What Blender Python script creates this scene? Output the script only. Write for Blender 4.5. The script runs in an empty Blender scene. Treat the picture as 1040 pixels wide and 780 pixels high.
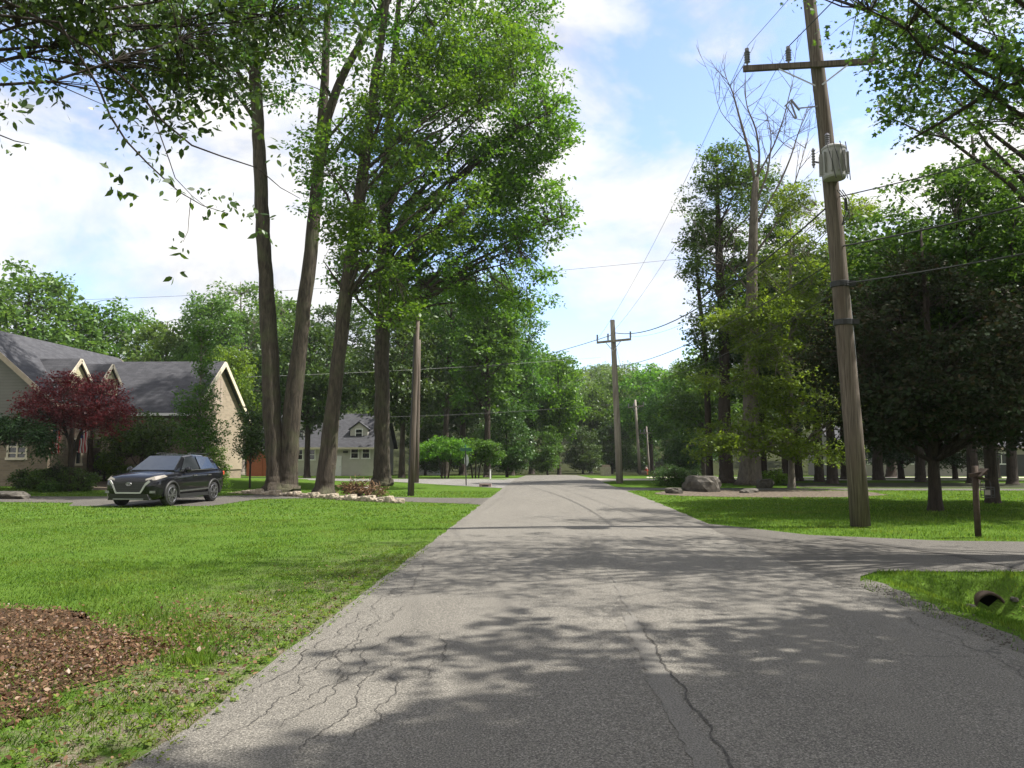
import bpy, math, random
import numpy as np
from mathutils import Vector, Matrix, noise as mnoise

random.seed(7)
RNG = np.random.default_rng(11)
SC = bpy.context.scene
COL = SC.collection
R = math.radians
PI = math.pi

# ------------------------------------------------------------------ camera
CAM_H = 1.6
FPX = 809.0
PITCH = math.atan((463 - 390) / FPX)
YAW = math.atan((554 - 520) / FPX)
cam_data = bpy.data.cameras.new('camera')
cam_data.sensor_width = 36.0
cam_data.lens = FPX / 1040 * 36.0
cam_data.clip_end = 3000
cam_data.clip_start = 0.05
cam = bpy.data.objects.new('camera', cam_data)
COL.objects.link(cam)
cam.location = (0, 0, CAM_H)
cam.rotation_euler = (PI / 2 + PITCH, 0, YAW)
SC.camera = cam
_CM = cam.rotation_euler.to_matrix()


def at(u, v, Y):
    """World point seen at photo pixel (u, v) at world distance Y along the road."""
    d = _CM @ Vector((u - 520, 390 - v, -FPX))
    k = Y / d.y
    return Vector((d.x * k, Y, CAM_H + d.z * k))


def gx(u, Y, v=480):
    return at(u, v, Y).x


def zz(v, Y, u=520):
    return at(u, v, Y).z


# ------------------------------------------------------------------ tagging
def tag(o, label=None, cat=None, group=None, kind=None):
    if label: o['label'] = label
    if cat: o['category'] = cat
    if group: o['group'] = group
    if kind: o['kind'] = kind
    return o


def empty(name, loc, rz=0.0):
    o = bpy.data.objects.new(name, None)
    COL.objects.link(o)
    o.location = loc
    o.rotation_euler = (0, 0, rz)
    o.empty_display_size = 0.3
    return o


def copy_tree(o, parent=None):
    c = o.copy()
    COL.objects.link(c)
    if parent is not None:
        c.parent = parent
    for ch in list(o.children):
        copy_tree(ch, c)
    return c


# ------------------------------------------------------------------ mesh builder
class MB:
    def __init__(self):
        self.v = []
        self.f = []
        self.m = []

    def add(self, vs, fs, mi=0):
        b = len(self.v)
        self.v.extend([tuple(p) for p in vs])
        for f in fs:
            self.f.append(tuple(b + i for i in f))
            self.m.append(mi)

    def box(self, c, s, rz=0.0, mi=0, M=None):
        hx, hy, hz = s[0] / 2, s[1] / 2, s[2] / 2
        vs = [Vector((x, y, z)) for z in (-hz, hz) for y in (-hy, hy) for x in (-hx, hx)]
        rot = M if M is not None else Matrix.Rotation(rz, 3, 'Z')
        c = Vector(c)
        vs = [rot @ p + c for p in vs]
        self.add(vs, [(0, 2, 3, 1), (4, 5, 7, 6), (0, 1, 5, 4), (2, 6, 7, 3), (0, 4, 6, 2), (1, 3, 7, 5)], mi)

    def bar(self, a, b, w, h, mi=0):
        a, b = Vector(a), Vector(b)
        d = b - a
        L = d.length
        q = d.to_track_quat('X', 'Z').to_matrix()
        self.box((a + b) / 2, (L, w, h), M=q, mi=mi)

    def tube(self, pts, rad, n=8, mi=0, cap=True, wob=0.0, seed=0):
        pts = [Vector(p) for p in pts]
        if not hasattr(rad, '__len__'):
            rad = [rad] * len(pts)
        vs, fs = [], []
        up = Vector((0, 0, 1))
        prev = None
        k = len(pts)
        for i, p in enumerate(pts):
            t = (pts[min(i + 1, k - 1)] - pts[max(i - 1, 0)])
            if t.length < 1e-9: t = Vector((0, 0, 1))
            t.normalize()
            if prev is None:
                ref = Vector((1, 0, 0)) if abs(t.z) > .8 else up
                a = t.cross(ref).normalized()
            else:
                a = (prev - t * prev.dot(t))
                if a.length < 1e-6:
                    a = t.orthogonal()
                a.normalize()
            prev = a
            b = t.cross(a)
            for j in range(n):
                an = 2 * PI * j / n
                r = rad[i]
                if wob:
                    r *= 1 + wob * mnoise.noise(Vector((math.cos(an) * 1.3 + seed, math.sin(an) * 1.3, p.z * .35 + seed * 3)))
                vs.append(p + a * (math.cos(an) * r) + b * (math.sin(an) * r))
        for i in range(k - 1):
            for j in range(n):
                j2 = (j + 1) % n
                fs.append((i * n + j, i * n + j2, (i + 1) * n + j2, (i + 1) * n + j))
        if cap:
            fs.append(tuple(range(n - 1, -1, -1)))
            fs.append(tuple((k - 1) * n + j for j in range(n)))
        self.add(vs, fs, mi)

    def lathe(self, prof, c=(0, 0, 0), n=16, axis='Z', mi=0):
        """prof: list of (radius, height)."""
        vs, fs = [], []
        c = Vector(c)
        for r, h in prof:
            for j in range(n):
                an = 2 * PI * j / n
                p = (math.cos(an) * r, math.sin(an) * r, h)
                if axis == 'X': p = (p[2], p[0], p[1])
                if axis == 'Y': p = (p[1], p[2], p[0])
                vs.append(c + Vector(p))
        k = len(prof)
        for i in range(k - 1):
            for j in range(n):
                j2 = (j + 1) % n
                fs.append((i * n + j, i * n + j2, (i + 1) * n + j2, (i + 1) * n + j))
        fs.append(tuple(range(n - 1, -1, -1)))
        fs.append(tuple((k - 1) * n + j for j in range(n)))
        self.add(vs, fs, mi)

    def prism(self, outline, axis, lo, hi, mi=0):
        """Extrude a 2-D outline along axis ('X','Y','Z') from lo to hi."""
        def p3(a, b, t):
            return {'X': (t, a, b), 'Y': (a, t, b), 'Z': (a, b, t)}[axis]
        n = len(outline)
        vs = [p3(a, b, lo) for a, b in outline] + [p3(a, b, hi) for a, b in outline]
        fs = [tuple(range(n - 1, -1, -1)), tuple(range(n, 2 * n))]
        for i in range(n):
            j = (i + 1) % n
            fs.append((i, j, n + j, n + i))
        self.add(vs, fs, mi)

    def build(self, name, mats, parent=None, smooth=False, loc=None, recalc=True):
        me = bpy.data.meshes.new(name)
        me.from_pydata(self.v, [], self.f)
        if not isinstance(mats, (list, tuple)):
            mats = [mats]
        for m in mats:
            me.materials.append(m)
        if len(mats) > 1:
            me.polygons.foreach_set('material_index', self.m)
        if recalc:
            import bmesh
            bm = bmesh.new()
            bm.from_mesh(me)
            bmesh.ops.recalc_face_normals(bm, faces=bm.faces)
            bm.to_mesh(me)
            bm.free()
        if smooth:
            me.polygons.foreach_set('use_smooth', [True] * len(me.polygons))
        me.update()
        o = bpy.data.objects.new(name, me)
        COL.objects.link(o)
        if parent is not None:
            o.parent = parent
        if loc is not None:
            o.location = loc
        return o


def np_mesh(name, verts, nper, mat, parent=None, smooth=False):
    """verts (N*nper,3); every nper consecutive vertices are one polygon."""
    n = len(verts) // nper
    me = bpy.data.meshes.new(name)
    me.vertices.add(n * nper)
    me.vertices.foreach_set('co', np.ascontiguousarray(verts, dtype=np.float32).ravel())
    me.loops.add(n * nper)
    me.loops.foreach_set('vertex_index', np.arange(n * nper, dtype=np.int32))
    me.polygons.add(n)
    me.polygons.foreach_set('loop_start', np.arange(0, n * nper, nper, dtype=np.int32))
    if smooth:
        me.polygons.foreach_set('use_smooth', np.ones(n, dtype=bool))
    me.materials.append(mat)
    me.update(calc_edges=True)
    me.validate()
    o = bpy.data.objects.new(name, me)
    COL.objects.link(o)
    if parent is not None:
        o.parent = parent
    return o


# ------------------------------------------------------------------ materials
def nmat(name):
    m = bpy.data.materials.new(name)
    m.use_nodes = True
    nt = m.node_tree
    for n in list(nt.nodes):
        nt.nodes.remove(n)
    out = nt.nodes.new('ShaderNodeOutputMaterial')
    return m, nt, out


def N(nt, t, **kw):
    n = nt.nodes.new(t)
    for k, v in kw.items():
        if k in n.inputs.keys() if isinstance(k, str) else False:
            n.inputs[k].default_value = v
        else:
            setattr(n, k, v)
    return n


def L(nt, a, b):
    nt.links.new(a, b)


def ramp(nt, fac, stops, interp='LINEAR'):
    r = nt.nodes.new('ShaderNodeValToRGB')
    r.color_ramp.interpolation = interp
    el = r.color_ramp.elements
    while len(el) < len(stops):
        el.new(.5)
    for e, (p, c) in zip(el, stops):
        e.position = p
        e.color = (*c, 1) if len(c) == 3 else c
    L(nt, fac, r.inputs['Fac'])
    return r.outputs['Color']


def noise(nt, vec, scale, detail=4, rough=.55, dist=0.0):
    n = nt.nodes.new('ShaderNodeTexNoise')
    n.inputs['Scale'].default_value = scale
    n.inputs['Detail'].default_value = detail
    n.inputs['Roughness'].default_value = rough
    n.inputs['Distortion'].default_value = dist
    if vec is not None: L(nt, vec, n.inputs['Vector'])
    return n.outputs['Fac']


def mapping(nt, vec, scale=(1, 1, 1), rot=(0, 0, 0), loc=(0, 0, 0)):
    n = nt.nodes.new('ShaderNodeMapping')
    n.inputs['Scale'].default_value = scale
    n.inputs['Rotation'].default_value = rot
    n.inputs['Location'].default_value = loc
    L(nt, vec, n.inputs['Vector'])
    return n.outputs['Vector']


def mix(nt, fac, a, b, mode='MIX'):
    n = nt.nodes.new('ShaderNodeMix')
    n.data_type = 'RGBA'
    n.blend_type = mode
    n.clamp_factor = True
    for s, val in ((n.inputs[0], fac), (n.inputs[6], a), (n.inputs[7], b)):
        if hasattr(val, 'node'):
            L(nt, val, s)
        elif isinstance(val, (int, float)):
            s.default_value = val
        else:
            s.default_value = (*val, 1) if len(val) == 3 else val
    return n.outputs[2]


def math_n(nt, op, a, b=0.0, clamp=False):
    n = nt.nodes.new('ShaderNodeMath')
    n.operation = op
    n.use_clamp = clamp
    for s, val in ((n.inputs[0], a), (n.inputs[1], b)):
        if hasattr(val, 'node'):
            L(nt, val, s)
        else:
            s.default_value = val
    return n.outputs[0]


def principled(nt, out, color, rough=.6, metal=0.0, spec=.5, bump=None, bump_s=.3, bump_d=.02):
    p = nt.nodes.new('ShaderNodeBsdfPrincipled')
    if hasattr(color, 'node'):
        L(nt, color, p.inputs['Base Color'])
    else:
        p.inputs['Base Color'].default_value = (*color, 1)
    if hasattr(rough, 'node'):
        L(nt, rough, p.inputs['Roughness'])
    else:
        p.inputs['Roughness'].default_value = rough
    p.inputs['Metallic'].default_value = metal
    p.inputs['Specular IOR Level'].default_value = spec
    if bump is not None:
        b = nt.nodes.new('ShaderNodeBump')
        b.inputs['Strength'].default_value = bump_s
        b.inputs['Distance'].default_value = bump_d
        L(nt, bump, b.inputs['Height'])
        L(nt, b.outputs['Normal'], p.inputs['Normal'])
    L(nt, p.outputs['BSDF'], out.inputs['Surface'])
    return p


def obj_co(nt):
    return nt.nodes.new('ShaderNodeTexCoord').outputs['Object']


def simple(name, color, rough=.5, metal=0.0, spec=.5, var=.12, scale=6.0):
    m, nt, out = nmat(name)
    n = noise(nt, obj_co(nt), scale, 5)
    c = ramp(nt, n, [(.3, tuple(x * (1 - var) for x in color)), (.7, tuple(min(1, x * (1 + var)) for x in color))])
    principled(nt, out, c, rough, metal, spec, bump=n, bump_s=.05)
    return m


def leaf_mat(name, cols, trans=.4, hue_var=.15, rough=.45, spec=.35, tboost=(1.5, 1.35, .7), patch=False):
    """cols: 3 colours picked leaf by leaf; thin leaves let light through."""
    m, nt, out = nmat(name)
    geo = nt.nodes.new('ShaderNodeNewGeometry')
    oi = nt.nodes.new('ShaderNodeObjectInfo')
    c = ramp(nt, geo.outputs['Random Per Island'], [(0.0, cols[0]), (.5, cols[1]), (1.0, cols[2])])
    if patch:                       # drier and lusher areas of a lawn, a few metres across
        pc = obj_co(nt)
        dry = ramp(nt, noise(nt, pc, .8, 5, .65), [(.45, (0,) * 3), (.68, (.75,) * 3)])
        c = mix(nt, dry, c, (.165, .205, .045))
        lush = ramp(nt, noise(nt, mapping(nt, pc, (1, 1, 1), (0, 0, 0), (7, 3, 0)), 1.7, 4, .6), [(.5, (0,) * 3), (.7, (.7,) * 3)])
        c = mix(nt, lush, c, (.036, .10, .016))
    hv = nt.nodes.new('ShaderNodeHueSaturation')
    L(nt, c, hv.inputs['Color'])
    val = math_n(nt, 'MULTIPLY_ADD', oi.outputs['Random'], 2 * hue_var)
    val.node.inputs[2].default_value = 1 - hue_var
    L(nt, val, hv.inputs['Value'])
    hh = math_n(nt, 'MULTIPLY_ADD', oi.outputs['Random'], .03)
    hh.node.inputs[2].default_value = .485
    L(nt, hh, hv.inputs['Hue'])
    col = hv.outputs['Color']
    p = nt.nodes.new('ShaderNodeBsdfPrincipled')
    L(nt, col, p.inputs['Base Color'])
    p.inputs['Roughness'].default_value = rough
    p.inputs['Specular IOR Level'].default_value = spec
    t = nt.nodes.new('ShaderNodeBsdfTranslucent')
    tc = mix(nt, 1.0, col, tboost, 'MULTIPLY')
    tc.node.clamp_result = False
    L(nt, tc, t.inputs['Color'])
    ms = nt.nodes.new('ShaderNodeMixShader')
    ms.inputs[0].default_value = trans
    L(nt, p.outputs['BSDF'], ms.inputs[1])
    L(nt, t.outputs['BSDF'], ms.inputs[2])
    L(nt, ms.outputs[0], out.inputs['Surface'])
    return m


def bark_mat(name, c0, c1, moss=0.0, sx=3.4, sz=.6):
    m, nt, out = nmat(name)
    co = obj_co(nt)
    v = mapping(nt, co, (sx, sx, sz))
    n1 = noise(nt, v, 3.0, 8, .7, .6)
    n2 = noise(nt, co, .7, 3)
    c = ramp(nt, n1, [(.33, c0), (.62, c1)])
    c = mix(nt, math_n(nt, 'MULTIPLY', n2, .5), c, tuple(x * .55 for x in c1))
    if moss:
        mm = ramp(nt, noise(nt, co, 1.1, 4), [(.5, (0, 0, 0)), (.68, (moss,) * 3)])
        c = mix(nt, mm, c, (.09, .11, .045))
    principled(nt, out, c, .9, 0, .2, bump=n1, bump_s=1.0, bump_d=.09)
    return m


MT = {}
MT['leaf_big'] = leaf_mat('leaf_big', [(.042, .108, .013), (.076, .178, .019), (.13, .25, .032)], .50, tboost=(1.5, 1.45, .6))
MT['leaf_mid'] = leaf_mat('leaf_mid', [(.037, .09, .014), (.066, .145, .021), (.105, .20, .033)], .46, tboost=(1.45, 1.42, .65))
MT['leaf_dark'] = leaf_mat('leaf_dark', [(.026, .06, .014), (.046, .10, .02), (.075, .14, .03)], .34)
MT['leaf_deep'] = leaf_mat('leaf_deep', [(.019, .029, .014), (.031, .047, .02), (.045, .036, .024)], .26, tboost=(1.3, 1, .8), rough=.75, spec=.12)
MT['leaf_red'] = leaf_mat('leaf_red', [(.075, .013, .012), (.145, .026, .022), (.22, .05, .04)], .3, tboost=(1.5, .9, .9))
MT['leaf_yellow'] = leaf_mat('leaf_yellow', [(.075, .14, .017), (.122, .215, .024), (.175, .28, .038)], .50, tboost=(1.5, 1.38, .7))
MT['leaf_near'] = leaf_mat('leaf_near', [(.026, .06, .013), (.044, .095, .017), (.08, .15, .028)], .36, rough=.4)
MT['leaf_maple'] = leaf_mat('leaf_maple', [(.032, .075, .017), (.054, .115, .023), (.09, .17, .035)], .44, rough=.45, spec=.25)
MT['leaf_far'] = leaf_mat('leaf_far', [(.055, .112, .024), (.088, .165, .034), (.13, .215, .048)], .44, tboost=(1.5, 1.4, .8))
MT['leaf_shrub'] = leaf_mat('leaf_shrub', [(.034, .08, .014), (.06, .125, .021), (.10, .18, .032)], .36)
MT['needle'] = leaf_mat('needle', [(.016, .036, .011), (.026, .054, .016), (.042, .08, .024)], .15, spec=.2)
MT['grass_blade'] = leaf_mat('grass_blade', [(.06, .13, .015), (.098, .188, .022), (.155, .255, .038)], .42, hue_var=0.0, rough=.55, spec=.2, patch=True)
MT['litter'] = leaf_mat('litter', [(.055, .027, .012), (.125, .062, .027), (.23, .145, .075)], .12, tboost=(1, 1, 1))
MT['bark'] = bark_mat('bark', (.012, .010, .008), (.10, .082, .062), .35)
MT['bark_dark'] = bark_mat('bark_dark', (.02, .016, .013), (.075, .06, .048))
MT['bark_grey'] = bark_mat('bark_grey', (.10, .085, .07), (.30, .26, .22), .4)
MT['dead_wood'] = bark_mat('dead_wood', (.06, .05, .042), (.185, .158, .13))


def pole_wood(name, c0, c1):
    m, nt, out = nmat(name)
    co = obj_co(nt)
    n1 = noise(nt, mapping(nt, co, (14, 14, .35)), 3.0, 8, .65)
    n2 = noise(nt, mapping(nt, co, (3, 3, .25)), 2.0, 3)
    c = ramp(nt, n1, [(.35, c0), (.65, c1)])
    c = mix(nt, ramp(nt, n2, [(.45, (0, 0, 0)), (.7, (.4,) * 3)]), c, (.065, .04, .028))
    principled(nt, out, c, .85, 0, .2, bump=n1, bump_s=.5, bump_d=.01)
    return m


MT['pole'] = pole_wood('pole', (.056, .045, .036), (.175, .145, .118))
MT['pole_pale'] = pole_wood('pole_pale', (.20, .175, .15), (.42, .38, .33))
MT['galv'] = simple('galv', (.45, .47, .48), .45, .6)
MT['tank'] = simple('tank', (.30, .295, .28), .45, .1, var=.08, scale=3)
MT['porcelain'] = simple('porcelain', (.20, .19, .22), .3)
MT['cable'] = simple('cable', (.03, .03, .03), .6)
MT['cable_pale'] = simple('cable_pale', (.20, .20, .20), .6)
MT['dark_metal'] = simple('dark_metal', (.03, .03, .03), .5)
MT['dark_wood'] = simple('dark_wood', (.055, .04, .03), .85, 0, .2, .3, 9)
MT['white'] = simple('white', (.75, .74, .72), .5, var=.04)
MT['cream'] = simple('cream', (.62, .55, .42), .6, var=.06)
MT['black_plastic'] = simple('black_plastic', (.012, .012, .012), .55)
MT['pitch'] = simple('pitch', (.004, .004, .004), .95, 0, 0)  # flat black standing in for the darkness in the culvert
MT['green_sign'] = simple('green_sign', (.02, .12, .07), .4)
MT['red_paint'] = simple('red_paint', (.45, .06, .03), .5)
MT['rust_red'] = simple('rust_red', (.30, .075, .03), .7)
MT['flag_red'] = simple('flag_red', (.45, .03, .045), .8)
MT['flag_blue'] = simple('flag_blue', (.03, .04, .16), .8)
MT['flag_white'] = simple('flag_white', (.75, .72, .72), .8, var=.03)
MT['soffit'] = simple('soffit', (.32, .26, .2), .7)


def glass_mat():
    m, nt, out = nmat('window_glass')
    n = noise(nt, obj_co(nt), 1.5, 2)
    principled(nt, out, ramp(nt, n, [(.3, (.012, .015, .018)), (.7, (.03, .034, .038))]), .04, 0, .8)
    return m


MT['glass'] = glass_mat()
MT['windshield'] = simple('windshield', (.05, .055, .06), .06, .25, .9)


def carpaint():
    m, nt, out = nmat('car_paint')
    n = noise(nt, obj_co(nt), 400, 2)
    p = principled(nt, out, ramp(nt, n, [(.4, (.004, .004, .005)), (.6, (.007, .007, .009))]), .35, 0, .05)
    p.inputs['Coat Weight'].default_value = .75
    p.inputs['Coat Roughness'].default_value = .03
    return m


MT['paint'] = carpaint()
MT['chrome'] = simple('chrome', (.46, .45, .46), .4, 1.0, var=.03)
MT['rim'] = simple('rim', (.25, .25, .26), .35, .9)
MT['tyre'] = simple('tyre', (.016, .016, .016), .8)
MT['lamp_glass'] = simple('lamp_glass', (.30, .27, .23), .08, .3, .8)


def shingle():
    m, nt, out = nmat('roof_shingle')
    co = nt.nodes.new('ShaderNodeTexCoord').outputs['UV']
    b = nt.nodes.new('ShaderNodeTexBrick')
    b.inputs['Scale'].default_value = 1.0
    b.inputs['Brick Width'].default_value = .32
    b.inputs['Row Height'].default_value = .14
    b.inputs['Mortar Size'].default_value = .008
    b.inputs['Bias'].default_value = -.2
    b.inputs['Color1'].default_value = (.04, .04, .045, 1)
    b.inputs['Color2'].default_value = (.075, .075, .083, 1)
    b.inputs['Mortar'].default_value = (.025, .025, .028, 1)
    L(nt, co, b.inputs['Vector'])
    n = noise(nt, co, 3.0, 6)
    c = mix(nt, ramp(nt, n, [(.35, (0, 0, 0)), (.7, (.5,) * 3)]), b.outputs['Color'], (.07, .07, .076))
    principled(nt, out, c, .85, 0, .3, bump=b.outputs['Fac'], bump_s=.3, bump_d=-.01)
    return m


def stone_wall(name, c0, c1, mortar, w=.5, h=.18):
    m, nt, out = nmat(name)
    co = nt.nodes.new('ShaderNodeTexCoord').outputs['UV']
    b = nt.nodes.new('ShaderNodeTexBrick')
    b.inputs['Scale'].default_value = 1.0
    b.inputs['Brick Width'].default_value = w
    b.inputs['Row Height'].default_value = h
    b.inputs['Mortar Size'].default_value = .012
    b.inputs['Color1'].default_value = (*c0, 1)
    b.inputs['Color2'].default_value = (*c1, 1)
    b.inputs['Mortar'].default_value = (*mortar, 1)
    L(nt, co, b.inputs['Vector'])
    n = noise(nt, co, 5.0, 5)
    c = mix(nt, math_n(nt, 'MULTIPLY', n, .45), b.outputs['Color'], tuple(x * .7 for x in c0))
    principled(nt, out, c, .85, 0, .2, bump=n, bump_s=.3)
    return m


def siding(name, c, pitch=.14):
    m, nt, out = nmat(name)
    co = nt.nodes.new('ShaderNodeTexCoord').outputs['UV']
    s = nt.nodes.new('ShaderNodeSeparateXYZ')
    L(nt, co, s.inputs[0])
    f = math_n(nt, 'FRACT', math_n(nt, 'DIVIDE', s.outputs['Y'], pitch))
    lap = ramp(nt, f, [(0, (.35,) * 3), (.1, (1,) * 3), (1, (.95,) * 3)])
    n = noise(nt, co, 1.5, 5)
    base = ramp(nt, n, [(.3, tuple(x * .92 for x in c)), (.7, tuple(x * 1.06 for x in c))])
    col = mix(nt, 1.0, base, lap, 'MULTIPLY')
    principled(nt, out, col, .6, 0, .3, bump=f, bump_s=.4, bump_d=.02)
    return m


MT['shingle'] = shingle()
MT['tan_stone_shaded'] = stone_wall('tan_stone_shaded', (.27, .215, .15), (.17, .135, .10), (.24, .20, .16), .34, .1)  # tan stone with the walls' shade put into its colour
MT['tan_stone_lit'] = stone_wall('tan_stone_lit', (.33, .27, .195), (.24, .195, .14), (.30, .26, .20), .4, .13)  # same stone, lightened as if sunlit, for the wing's gable
MT['grey_siding'] = siding('grey_siding', (.50, .47, .43))
MT['white_siding'] = siding('white_siding', (.72, .72, .73))
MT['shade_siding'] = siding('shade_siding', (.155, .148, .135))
MT['right_siding'] = siding('right_siding', (.34, .31, .28))
MT['cream_siding'] = siding('cream_siding', (.50, .46, .30))


# ---------------------------------------------------- ground-like materials
def ground_mat():
    m, nt, out = nmat('lawn')
    co = obj_co(nt)
    n1 = noise(nt, co, .35, 5, .6)
    n2 = noise(nt, co, 3.0, 6, .65)
    n3 = noise(nt, mapping(nt, co, (1, .5, 1)), 40.0, 4, .7)
    c = ramp(nt, n2, [(.28, (.046, .10, .013)), (.5, (.072, .148, .018)), (.72, (.115, .195, .032))])
    c = mix(nt, ramp(nt, n1, [(.35, (0,) * 3), (.7, (.55,) * 3)]), c, (.118, .178, .033))
    c = mix(nt, ramp(nt, n3, [(.42, (.75,) * 3), (.62, (0,) * 3)]), c, (.045, .07, .016))
    # soil showing through in a few thin spots
    soil = ramp(nt, noise(nt, co, .9, 6, .65), [(.66, (0,) * 3), (.74, (.6,) * 3)])
    c = mix(nt, soil, c, (.10, .085, .04))
    sx = nt.nodes.new('ShaderNodeSeparateXYZ')
    L(nt, co, sx.inputs[0])
    # trodden strip beside the near road edge: earth, grit and dead leaves
    mxn = math_n(nt, 'ADD', math_n(nt, 'MULTIPLY', sx.outputs['X'], .42), 2.0, True)
    myn = math_n(nt, 'SUBTRACT', 1.7, math_n(nt, 'MULTIPLY', sx.outputs['Y'], .10), True)
    left = math_n(nt, 'LESS_THAN', sx.outputs['X'], 0.0)
    mk = math_n(nt, 'MULTIPLY', math_n(nt, 'MULTIPLY', mxn, myn), left)
    pt = ramp(nt, noise(nt, co, 2.6, 7, .7), [(.42, (0,) * 3), (.56, (1,) * 3)])
    earthc = ramp(nt, noise(nt, co, 60, 5, .75), [(.32, (.05, .035, .022)), (.5, (.13, .105, .075)), (.66, (.30, .27, .22))])
    c = mix(nt, mix(nt, 1.0, mk, pt, 'MULTIPLY'), c, earthc)
    # woodland floor further off
    wd = math_n(nt, 'MULTIPLY', math_n(nt, 'SUBTRACT', sx.outputs['Y'], 84.0), .12, True)
    c = mix(nt, wd, c, (.035, .04, .018))
    principled(nt, out, c, 1.0, 0, .0, bump=n3, bump_s=.6, bump_d=.04)
    return m


def asphalt(name, c0, c1, speck=.5, dark=1.0, cracks=True):
    m, nt, out = nmat(name)
    co = obj_co(nt)
    big = noise(nt, mapping(nt, co, (1, .16, 1)), 1.0, 5, .6)
    mid = noise(nt, co, 2.5, 6, .65)
    fine = noise(nt, co, 85.0, 3, .8)
    fine2 = noise(nt, co, 230.0, 2, .7)
    c = ramp(nt, big, [(.3, c0), (.7, c1)])
    c = mix(nt, ramp(nt, mid, [(.3, (.45,) * 3), (.7, (0,) * 3)]), c, tuple(x * .72 for x in c0))
    c = mix(nt, ramp(nt, fine, [(.38, (.9,) * 3), (.5, (0,) * 3)]), c, tuple(x * .25 for x in c0))
    c = mix(nt, ramp(nt, fine, [(.54, (0,) * 3), (.66, (speck,) * 3)]), c, tuple(min(1, x * 2.3) for x in c1))
    c = mix(nt, ramp(nt, fine2, [(.60, (0,) * 3), (.7, (speck,) * 3)]), c, tuple(min(1, x * 2.2) for x in c1))
    if cracks:
        wv = nt.nodes.new('ShaderNodeVectorMath')
        wv.operation = 'ADD'
        nn = nt.nodes.new('ShaderNodeTexNoise')
        nn.inputs['Scale'].default_value = 2.2
        nn.inputs['Detail'].default_value = 5
        L(nt, co, nn.inputs['Vector'])
        sc = nt.nodes.new('ShaderNodeVectorMath')
        sc.operation = 'SCALE'
        sc.inputs['Scale'].default_value = .6
        L(nt, nn.outputs['Color'], sc.inputs[0])
        L(nt, co, wv.inputs[0])
        L(nt, sc.outputs[0], wv.inputs[1])
        vo = nt.nodes.new('ShaderNodeTexVoronoi')
        vo.feature = 'DISTANCE_TO_EDGE'
        vo.inputs['Scale'].default_value = .55
        L(nt, wv.outputs[0], vo.inputs['Vector'])
        cr = ramp(nt, vo.outputs['Distance'], [(0.0, (.75,) * 3), (.010, (0,) * 3)])
        mask = ramp(nt, noise(nt, co, .35, 3), [(.52, (0,) * 3), (.62, (1,) * 3)])
        c = mix(nt, mix(nt, 1.0, cr, mask, 'MULTIPLY'), c, tuple(x * .3 for x in c0))
    rg = ramp(nt, fine, [(.3, (.95,) * 3), (.7, (.72,) * 3)])
    principled(nt, out, c, rg, 0, .35, bump=fine, bump_s=.55, bump_d=.012)
    return m


MT['lawn'] = ground_mat()
MT['asphalt'] = asphalt('asphalt', (.118, .108, .091), (.158, .146, .124), .85)
MT['asphalt_side'] = asphalt('asphalt_side', (.16, .15, .135), (.22, .21, .19), .4, cracks=False)
MT['asphalt_drive'] = asphalt('asphalt_drive', (.072, .065, .054), (.112, .102, .086), .5)
MT['seam'] = asphalt('seam', (.15, .139, .12), (.175, .163, .142), .25, cracks=False)
MT['crack'] = asphalt('crack', (.05, .045, .038), (.08, .072, .062), .2, cracks=False)


def earth(name, cols, scale=30):
    m, nt, out = nmat(name)
    co = obj_co(nt)
    n1 = noise(nt, co, scale, 6, .7)
    n2 = noise(nt, co, 2.0, 4)
    c = ramp(nt, n1, [(.3, cols[0]), (.5, cols[1]), (.68, cols[2])])
    c = mix(nt, math_n(nt, 'MULTIPLY', n2, .5), c, cols[0])
    principled(nt, out, c, .95, 0, .15, bump=n1, bump_s=.8, bump_d=.03)
    return m


MT['mulch'] = earth('mulch', [(.028, .017, .009), (.07, .042, .02), (.15, .10, .052)], 45)
MT['mulch_pale'] = earth('mulch_pale', [(.045, .036, .027), (.115, .092, .068), (.27, .22, .165)], 7)
MT['gravel'] = earth('gravel', [(.07, .066, .055), (.15, .14, .12), (.26, .25, .22)], 55)
MT['sand'] = earth('sand', [(.30, .26, .21), (.38, .34, .28), (.48, .43, .36)], 6)
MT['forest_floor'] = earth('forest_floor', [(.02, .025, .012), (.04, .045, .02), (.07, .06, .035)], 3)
MT['rock'] = earth('rock', [(.045, .041, .034), (.10, .09, .076), (.18, .165, .142)], 3)
MT['rock_pale'] = earth('rock_pale', [(.20, .165, .125), (.33, .28, .215), (.47, .415, .33)], 7)
MT['concrete'] = earth('concrete', [(.24, .22, .20), (.33, .31, .28), (.42, .40, .37)], 9)
MT['pink_stone'] = earth('pink_stone', [(.26, .19, .17), (.36, .28, .25), (.46, .37, .34)], 5)


# ------------------------------------------------------------------ terrain
def sstep(a, b, x):
    t = np.clip((x - a) / (b - a), 0, 1)
    return t * t * (3 - 2 * t)


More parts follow.
